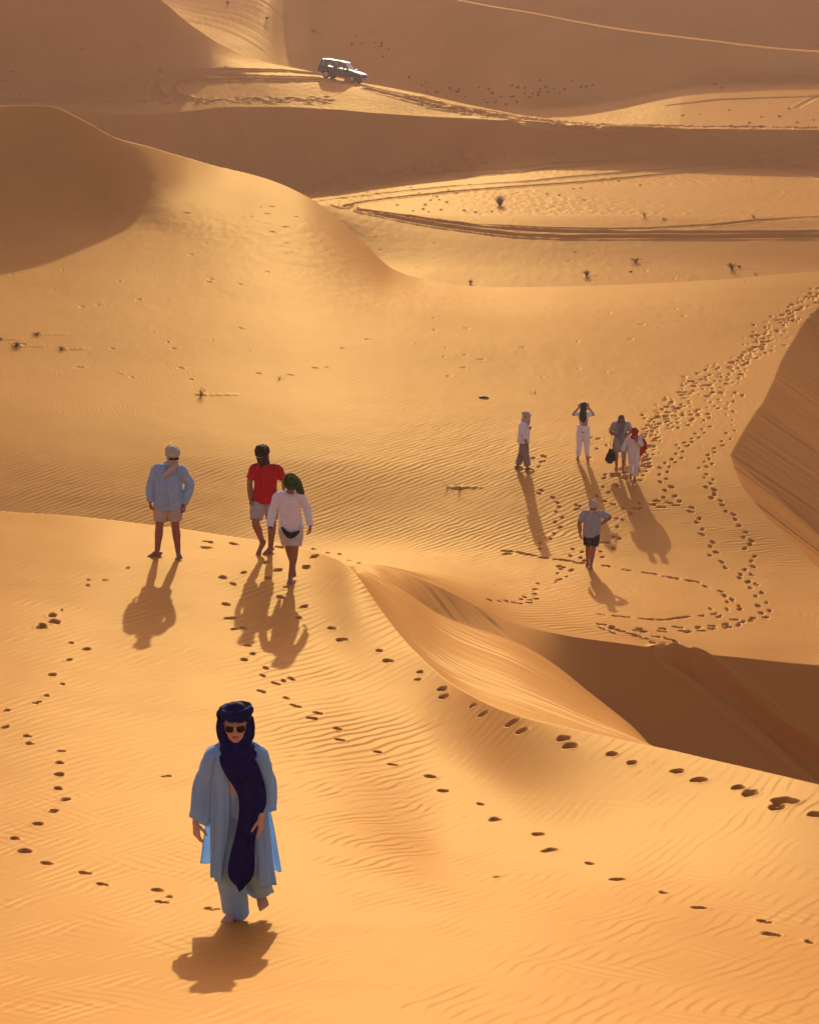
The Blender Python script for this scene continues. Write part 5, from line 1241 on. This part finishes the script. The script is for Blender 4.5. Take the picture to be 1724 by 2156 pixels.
plant(T_LOW, 35, 729, 1.5, 'low_tuft', 'largest of the dark tufts on the lit slope at the left edge', 'grass tuft')
plant(T_LOW, 78, 705, 1.0, 'low_tuft', 'small dark tuft furthest up the lit slope near the left edge', 'grass tuft')
plant(T_LOW, 131, 735, .9, 'low_tuft', 'small dark tuft right of the largest tuft on the left slope', 'grass tuft')
plant(T_LOW, 2, 715, .8, 'low_tuft', 'dark tuft cut by the left edge of the picture', 'grass tuft')
plant(T_TWIG, 590, 797, 1.0, 'dry_twigs', 'tiny dry twigs on bright sand behind the man in the red T-shirt', 'twigs')
plant(T_BUSH, 1052, 432, 1.15, 'grass_bush', 'round fluffy grass bush, the biggest on the basin floor', 'bush')
plant(T_SHRUB, 1234, 580, .8, 'small_shrub', 'small dark shrub standing behind the long lit crest, left of the low mound', 'shrub')
plant(T_LOW, 1337, 551, 2.0, 'low_tuft', 'flat dark tuft on a low mound between two small shrubs', 'grass tuft')
plant(T_LOW, 1327, 573, .9, 'low_tuft', 'very small dark tuft below the flat mound tuft', 'grass tuft')
plant(T_SHRUB, 1540, 567, .95, 'small_shrub', 'spiky shrub on sand near the right end of the long crest', 'shrub')
plant(T_LOW, 1556, 563, 1.2, 'low_tuft', 'dark tuft close beside the spiky shrub on the right', 'grass tuft')
plant(T_SHRUB, 990, 597, .55, 'small_shrub', 'small dark shrub half hidden by the lowest point of the long crest', 'shrub')
plant(T_TUFT, 1356, 456, 1.4, 'grass_tuft', 'spread grass tuft on the straight bright ridge above the wheel tracks', 'grass tuft')
plant(T_LOW, 1397, 462, 1.2, 'low_tuft', 'low tuft just right of the spread tuft on the bright ridge', 'grass tuft')
plant(T_TUFT, 1586, 459, 1.1, 'grass_tuft', 'upright tuft alone on the right part of the bright ridge', 'grass tuft')
plant(T_TWIG, 1210, 531, 1.2, 'dry_twigs', 'tiny twig clump in the sand below the twin wheel tracks', 'twigs')
plant(T_TWIG, 1588, 577, 1.4, 'dry_twigs', 'pale twig clump on the crest below the spiky shrub', 'twigs')
for X, Y, s, l in ((944, 1026, .9, 'left one of the dry twig clumps on the rippled sand at centre'), (968, 1027, 1.1, 'middle one of the dry twig clumps on the rippled sand at centre'), (957, 1022, .5, 'smallest dry twig clump on the rippled sand at centre')):
    plant(T_TWIG, X, Y, s, 'dry_twigs', l, 'twigs')
plant(T_TWIG, 1125, 828, .9, 'dry_twigs', 'small twigs on bright sand above the woman in profile', 'twigs')
B = Blob()
B.tube([(-.22, 0, .0), (-.1, 0, .03), (.08, 0, .04), (.24, 0, .0)], [(.05, .02), (.10, .04), (.09, .04), (.04, .015)], ref=(0, 0, 1)); st = B.fused('dark_mound', MOUND_SHADE, None, .02, 2)  # low sand mound; the shade under it is put into its dark colour
h_ = ground_hit(1017, 838, EM); st.scale = (.75, .75, .75); st.location = (h_[0], h_[1], ground_z(h_[0], h_[1])); tag(st, 'low mound with painted shade on smooth lit sand left of the girl seen from behind', 'mound')
g_ = 'small tufts on the basin floor'
for a, b in ((630, 260), (1010, 320), (1080, 315), (1140, 335), (965, 355), (950, 390), (870, 405), (995, 410), (1090, 395), (1280, 403), (1370, 415), (1500, 410), (430, 383), (745, 358), (1150, 237), (1215, 265), (850, 217), (505, 255), (920, 265), (1060, 292)):
    plant(T_LOW, 640 + a / 3.79, 338 + b / 3.79, .75 + (a % 7) * .07, 'low_tuft', 'small dark tuft among the wheel tracks on the basin floor', 'grass tuft', g_)
for a, b in ((240, 672), (400, 648), (320, 687), (600, 642), (720, 792), (880, 762), (970, 780), (690, 795), (580, 815), (735, 842), (630, 820)):
    plant(T_LOW, 862 + a / 2, 1 + b / 2, .9 + (a % 5) * .12, 'low_tuft', 'small dark tuft among the wheel tracks on the basin floor', 'grass tuft', g_)
g_ = 'tiny shrubs on the far shaded slope'
for a, b in ((165, 105), (200, 78), (385, 128), (455, 130), (440, 153), (285, 155), (210, 150), (180, 160), (360, 182), (505, 193), (605, 120), (640, 210), (665, 235), (680, 130), (710, 168), (735, 235), (775, 185), (815, 250), (850, 190), (860, 108), (870, 190), (895, 232), (905, 122), (960, 125), (955, 165),
             (995, 195), (1020, 168), (1060, 180), (1068, 158), (1075, 65), (1075, 130), (1115, 120), (1135, 110), (1140, 155), (1180, 130), (1225, 160), (1265, 135), (1325, 70), (1390, 118), (1430, 115), (1480, 102), (70, 42), (450, 22)):
    plant(T_SHRUB, 842 + a / 3.655, 153 + b / 3.655, .32 + (a % 9) * .05, 'small_shrub', 'tiny grey-green shrub on the far shaded slope right of the car', 'shrub', g_)
g_ = 'shrubs on the slope behind the car'
for X, Y, s in ((741, 95, 1.0), (763, 93, .6), (790, 92, .6), (803, 100, 1.1), (804, 93, .9), (749, 77, .6), (806, 120, .7), (748, 151, .7), (770, 160, .8), (819, 105, .6), (785, 70, .5)):
    plant(T_SHRUB, X, Y, s * .7, 'small_shrub', 'small grey-green shrub on the shaded slope behind the car', 'shrub', g_)
g_ = 'shrubs on the lit far slope'
for X, Y, s, l in ((480, 9, 1.3, 'bush at the top edge on the lit far slope'), (562, 41, 1.0, 'shrub in the middle of the lit far slope left of the car'), (660, 68, 1.1, 'shrub at the line where the lit far slope meets shade')):
    plant(T_SHRUB, X, Y, s, 'small_shrub', l, 'shrub')
g_ = 'tufts on the shaded dune at the upper left'
for X, Y, s in ((173, 105, 1.3), (25, 152, 1.2), (12, 171, 1.2), (337, 149, 1.2), (250, 158, .9), (475, 141, .9), (290, 99, .8)):
    plant(T_LOW, X, Y, s, 'low_tuft', 'dark tuft on the shaded flank of the upper left dune', 'grass tuft', g_)
g_ = 'tufts on the lit plain at the upper right'
for a, b in ((1285, 358), (1315, 372), (1440, 342), (1150, 489), (1220, 482), (1345, 467), (1480, 494), (1555, 492), (1430, 519), (1595, 459), (1630, 517), (1700, 507)):
    plant(T_LOW, 862 + a / 2, b / 2, 1.0 + (a % 4) * .2, 'low_tuft', 'dark speck of a tuft on the lit plain at the upper right', 'grass tuft', g_)
# ------------------------------------------------------------------ sand material and the ground mesh
def sand_material():
    m, t, b = nodes_of('sand')
    N = t.nodes; L = t.links
    geo = N.new('ShaderNodeNewGeometry')
    def tex(scale, detail=3, rough=.55):
        n = N.new('ShaderNodeTexNoise'); n.inputs['Scale'].default_value = scale; n.inputs['Detail'].default_value = detail; n.inputs['Roughness'].default_value = rough
        L.new(geo.outputs['Position'], n.inputs['Vector']); return n
    a = tex(.12, 4); g = tex(260.0, 2)
    r = N.new('ShaderNodeValToRGB'); r.color_ramp.elements[0].position = .3; r.color_ramp.elements[1].position = .7
    r.color_ramp.elements[0].color = SAND_A + (1,); r.color_ramp.elements[1].color = SAND_B + (1,)
    L.new(a.outputs['Fac'], r.inputs[0])
    r2 = N.new('ShaderNodeValToRGB'); r2.color_ramp.elements[0].position = .28; r2.color_ramp.elements[1].position = .75
    r2.color_ramp.elements[0].color = (.74, .72, .70, 1); r2.color_ramp.elements[1].color = (1.12, 1.12, 1.12, 1)
    L.new(g.outputs['Fac'], r2.inputs[0])
    mxx = N.new('ShaderNodeMix'); mxx.data_type = 'RGBA'; mxx.blend_type = 'MULTIPLY'; mxx.inputs[0].default_value = 1
    L.new(r.outputs[0], mxx.inputs[6]); L.new(r2.outputs[0], mxx.inputs[7]); L.new(mxx.outputs[2], b.inputs['Base Color'])
    b.inputs['Roughness'].default_value = .9; b.inputs['Specular IOR Level'].default_value = 0.0
    gl = N.new('ShaderNodeBsdfGlossy'); gl.inputs['Color'].default_value = GLINT + (1,); gl.inputs['Roughness'].default_value = GLINT_R
    ms = N.new('ShaderNodeMixShader'); ms.inputs[0].default_value = GLINT_W
    out = [q for q in N if q.type == 'OUTPUT_MATERIAL'][0]
    L.new(b.outputs[0], ms.inputs[1]); L.new(gl.outputs[0], ms.inputs[2]); L.new(ms.outputs[0], out.inputs['Surface'])
    bn = tex(90.0, 3, .6); bp = N.new('ShaderNodeBump'); bp.inputs['Strength'].default_value = .25; bp.inputs['Distance'].default_value = .006
    L.new(bn.outputs['Fac'], bp.inputs['Height']); L.new(bp.outputs[0], b.inputs['Normal']); L.new(bp.outputs[0], gl.inputs['Normal'])
    return m

def grid_mesh(name, H, mat):
    nv = NR * NT
    co = np.empty((nv, 3), np.float32)
    co[:, 0] = GX.ravel(); co[:, 1] = GY.ravel(); co[:, 2] = H.ravel()
    idx = np.arange(nv, dtype=np.int32).reshape(NR, NT)
    nxt = np.roll(idx, -1, axis=1)
    q = np.stack([idx[:-1], idx[1:], nxt[1:], nxt[:-1]], axis=-1).reshape(-1, 4)[:, ::-1]
    me = bpy.data.meshes.new(name)
    me.vertices.add(nv); me.vertices.foreach_set('co', co.ravel())
    me.loops.add(q.size); me.loops.foreach_set('vertex_index', q.ravel().astype(np.int32))
    me.polygons.add(len(q)); me.polygons.foreach_set('loop_start', np.arange(0, q.size, 4, dtype=np.int32))
    me.polygons.foreach_set('use_smooth', np.ones(len(q), dtype=bool))
    me.update(calc_edges=True)
    me.materials.append(mat)
    o = bpy.data.objects.new(name, me); COL.objects.link(o)
    return o
ground = grid_mesh('sand_dunes', Hh, sand_material())
ground['kind'] = 'structure'; ground['label'] = 'rippled orange sand dunes crossed by footprints and wheel tracks'
# ------------------------------------------------------------------ camera, sun, sky
cam = bpy.data.cameras.new('camera'); cam_o = bpy.data.objects.new('camera', cam); COL.objects.link(cam_o)
cam.sensor_fit = 'VERTICAL'; cam.sensor_height = 36.0; cam.lens = 36.0 * FOC / 2156.0
cam.clip_start = 0.1; cam.clip_end = 10000
cam_o.location = (0, 0, 0); cam_o.rotation_euler = (math.pi / 2 - PITCH, 0, 0)
SC.camera = cam_o
sun = bpy.data.lights.new('sun', 'SUN'); sun_o = bpy.data.objects.new('sun', sun); COL.objects.link(sun_o)
sun.energy = SUN_E; sun.angle = math.radians(0.55); sun.color = SUN_COL
el, az = math.radians(SUN_EL), math.radians(SUN_AZ)
sdir = Vector((math.sin(az) * math.cos(el), math.cos(az) * math.cos(el), math.sin(el)))
sun_o.rotation_euler = sdir.to_track_quat('Z', 'Y').to_euler(); sun_o.location = (0, 0, 60)
w = bpy.data.worlds.new('World'); SC.world = w; w.use_nodes = True
nt = w.node_tree; nt.nodes.clear()
wo = nt.nodes.new('ShaderNodeOutputWorld'); bg = nt.nodes.new('ShaderNodeBackground')
sky = nt.nodes.new('ShaderNodeTexSky'); sky.sky_type = 'NISHITA'; sky.sun_disc = False
sky.sun_elevation = el; sky.sun_rotation = az; sky.air_density = 1.0; sky.dust_density = 5.0; sky.ozone_density = 1.0; sky.altitude = 700
hs = nt.nodes.new('ShaderNodeHueSaturation'); hs.inputs['Saturation'].default_value = SKY_SAT
mx = nt.nodes.new('ShaderNodeMix'); mx.data_type = 'RGBA'; mx.blend_type = 'MULTIPLY'; mx.inputs[0].default_value = 1.0
mx.inputs[7].default_value = SKY_TINT + (1,)
nt.links.new(sky.outputs[0], hs.inputs['Color']); nt.links.new(hs.outputs[0], mx.inputs[6]); nt.links.new(mx.outputs[2], bg.inputs[0])
bg.inputs[1].default_value = SKY_S
nt.links.new(bg.outputs[0], wo.inputs[0])
SC.view_settings.view_transform = 'Standard'; SC.view_settings.look = 'None'
SC.view_settings.exposure = EXPOSURE; SC.view_settings.gamma = 1.0
# ------------------------------------------------------------------ dusty air
def haze_box():
    z0, z1 = float(Hh.min()) - 1.0, max(float(Hh.max()), 0.0) + 2.0
    s = float(ROWS[-1]) + 20.0
    bm = bmesh.new()
    v = [bm.verts.new((x, y, z)) for z in (z0, z1) for x, y in ((-s, -s), (s, -s), (s, s), (-s, s))]
    for f in ((3, 2, 1, 0), (4, 5, 6, 7), (0, 1, 5, 4), (1, 2, 6, 5), (2, 3, 7, 6), (3, 0, 4, 7)): bm.faces.new([v[i] for i in f])
    me = bpy.data.meshes.new('haze'); bm.to_mesh(me); bm.free()
    m = bpy.data.materials.new('dusty_air'); m.use_nodes = True; t = m.node_tree; t.nodes.clear()
    o = t.nodes.new('ShaderNodeOutputMaterial'); p = t.nodes.new('ShaderNodeVolumePrincipled')
    p.inputs['Color'].default_value = HAZE_COL + (1,); p.inputs['Density'].default_value = HAZE_DENS; p.inputs['Anisotropy'].default_value = HAZE_G
    t.links.new(p.outputs[0], o.inputs['Volume'])
    me.materials.append(m); ob = bpy.data.objects.new('haze', me); COL.objects.link(ob)
    ob['kind'] = 'stuff'; ob['label'] = 'thin warm dust hanging in the air over the dunes'
haze_box()
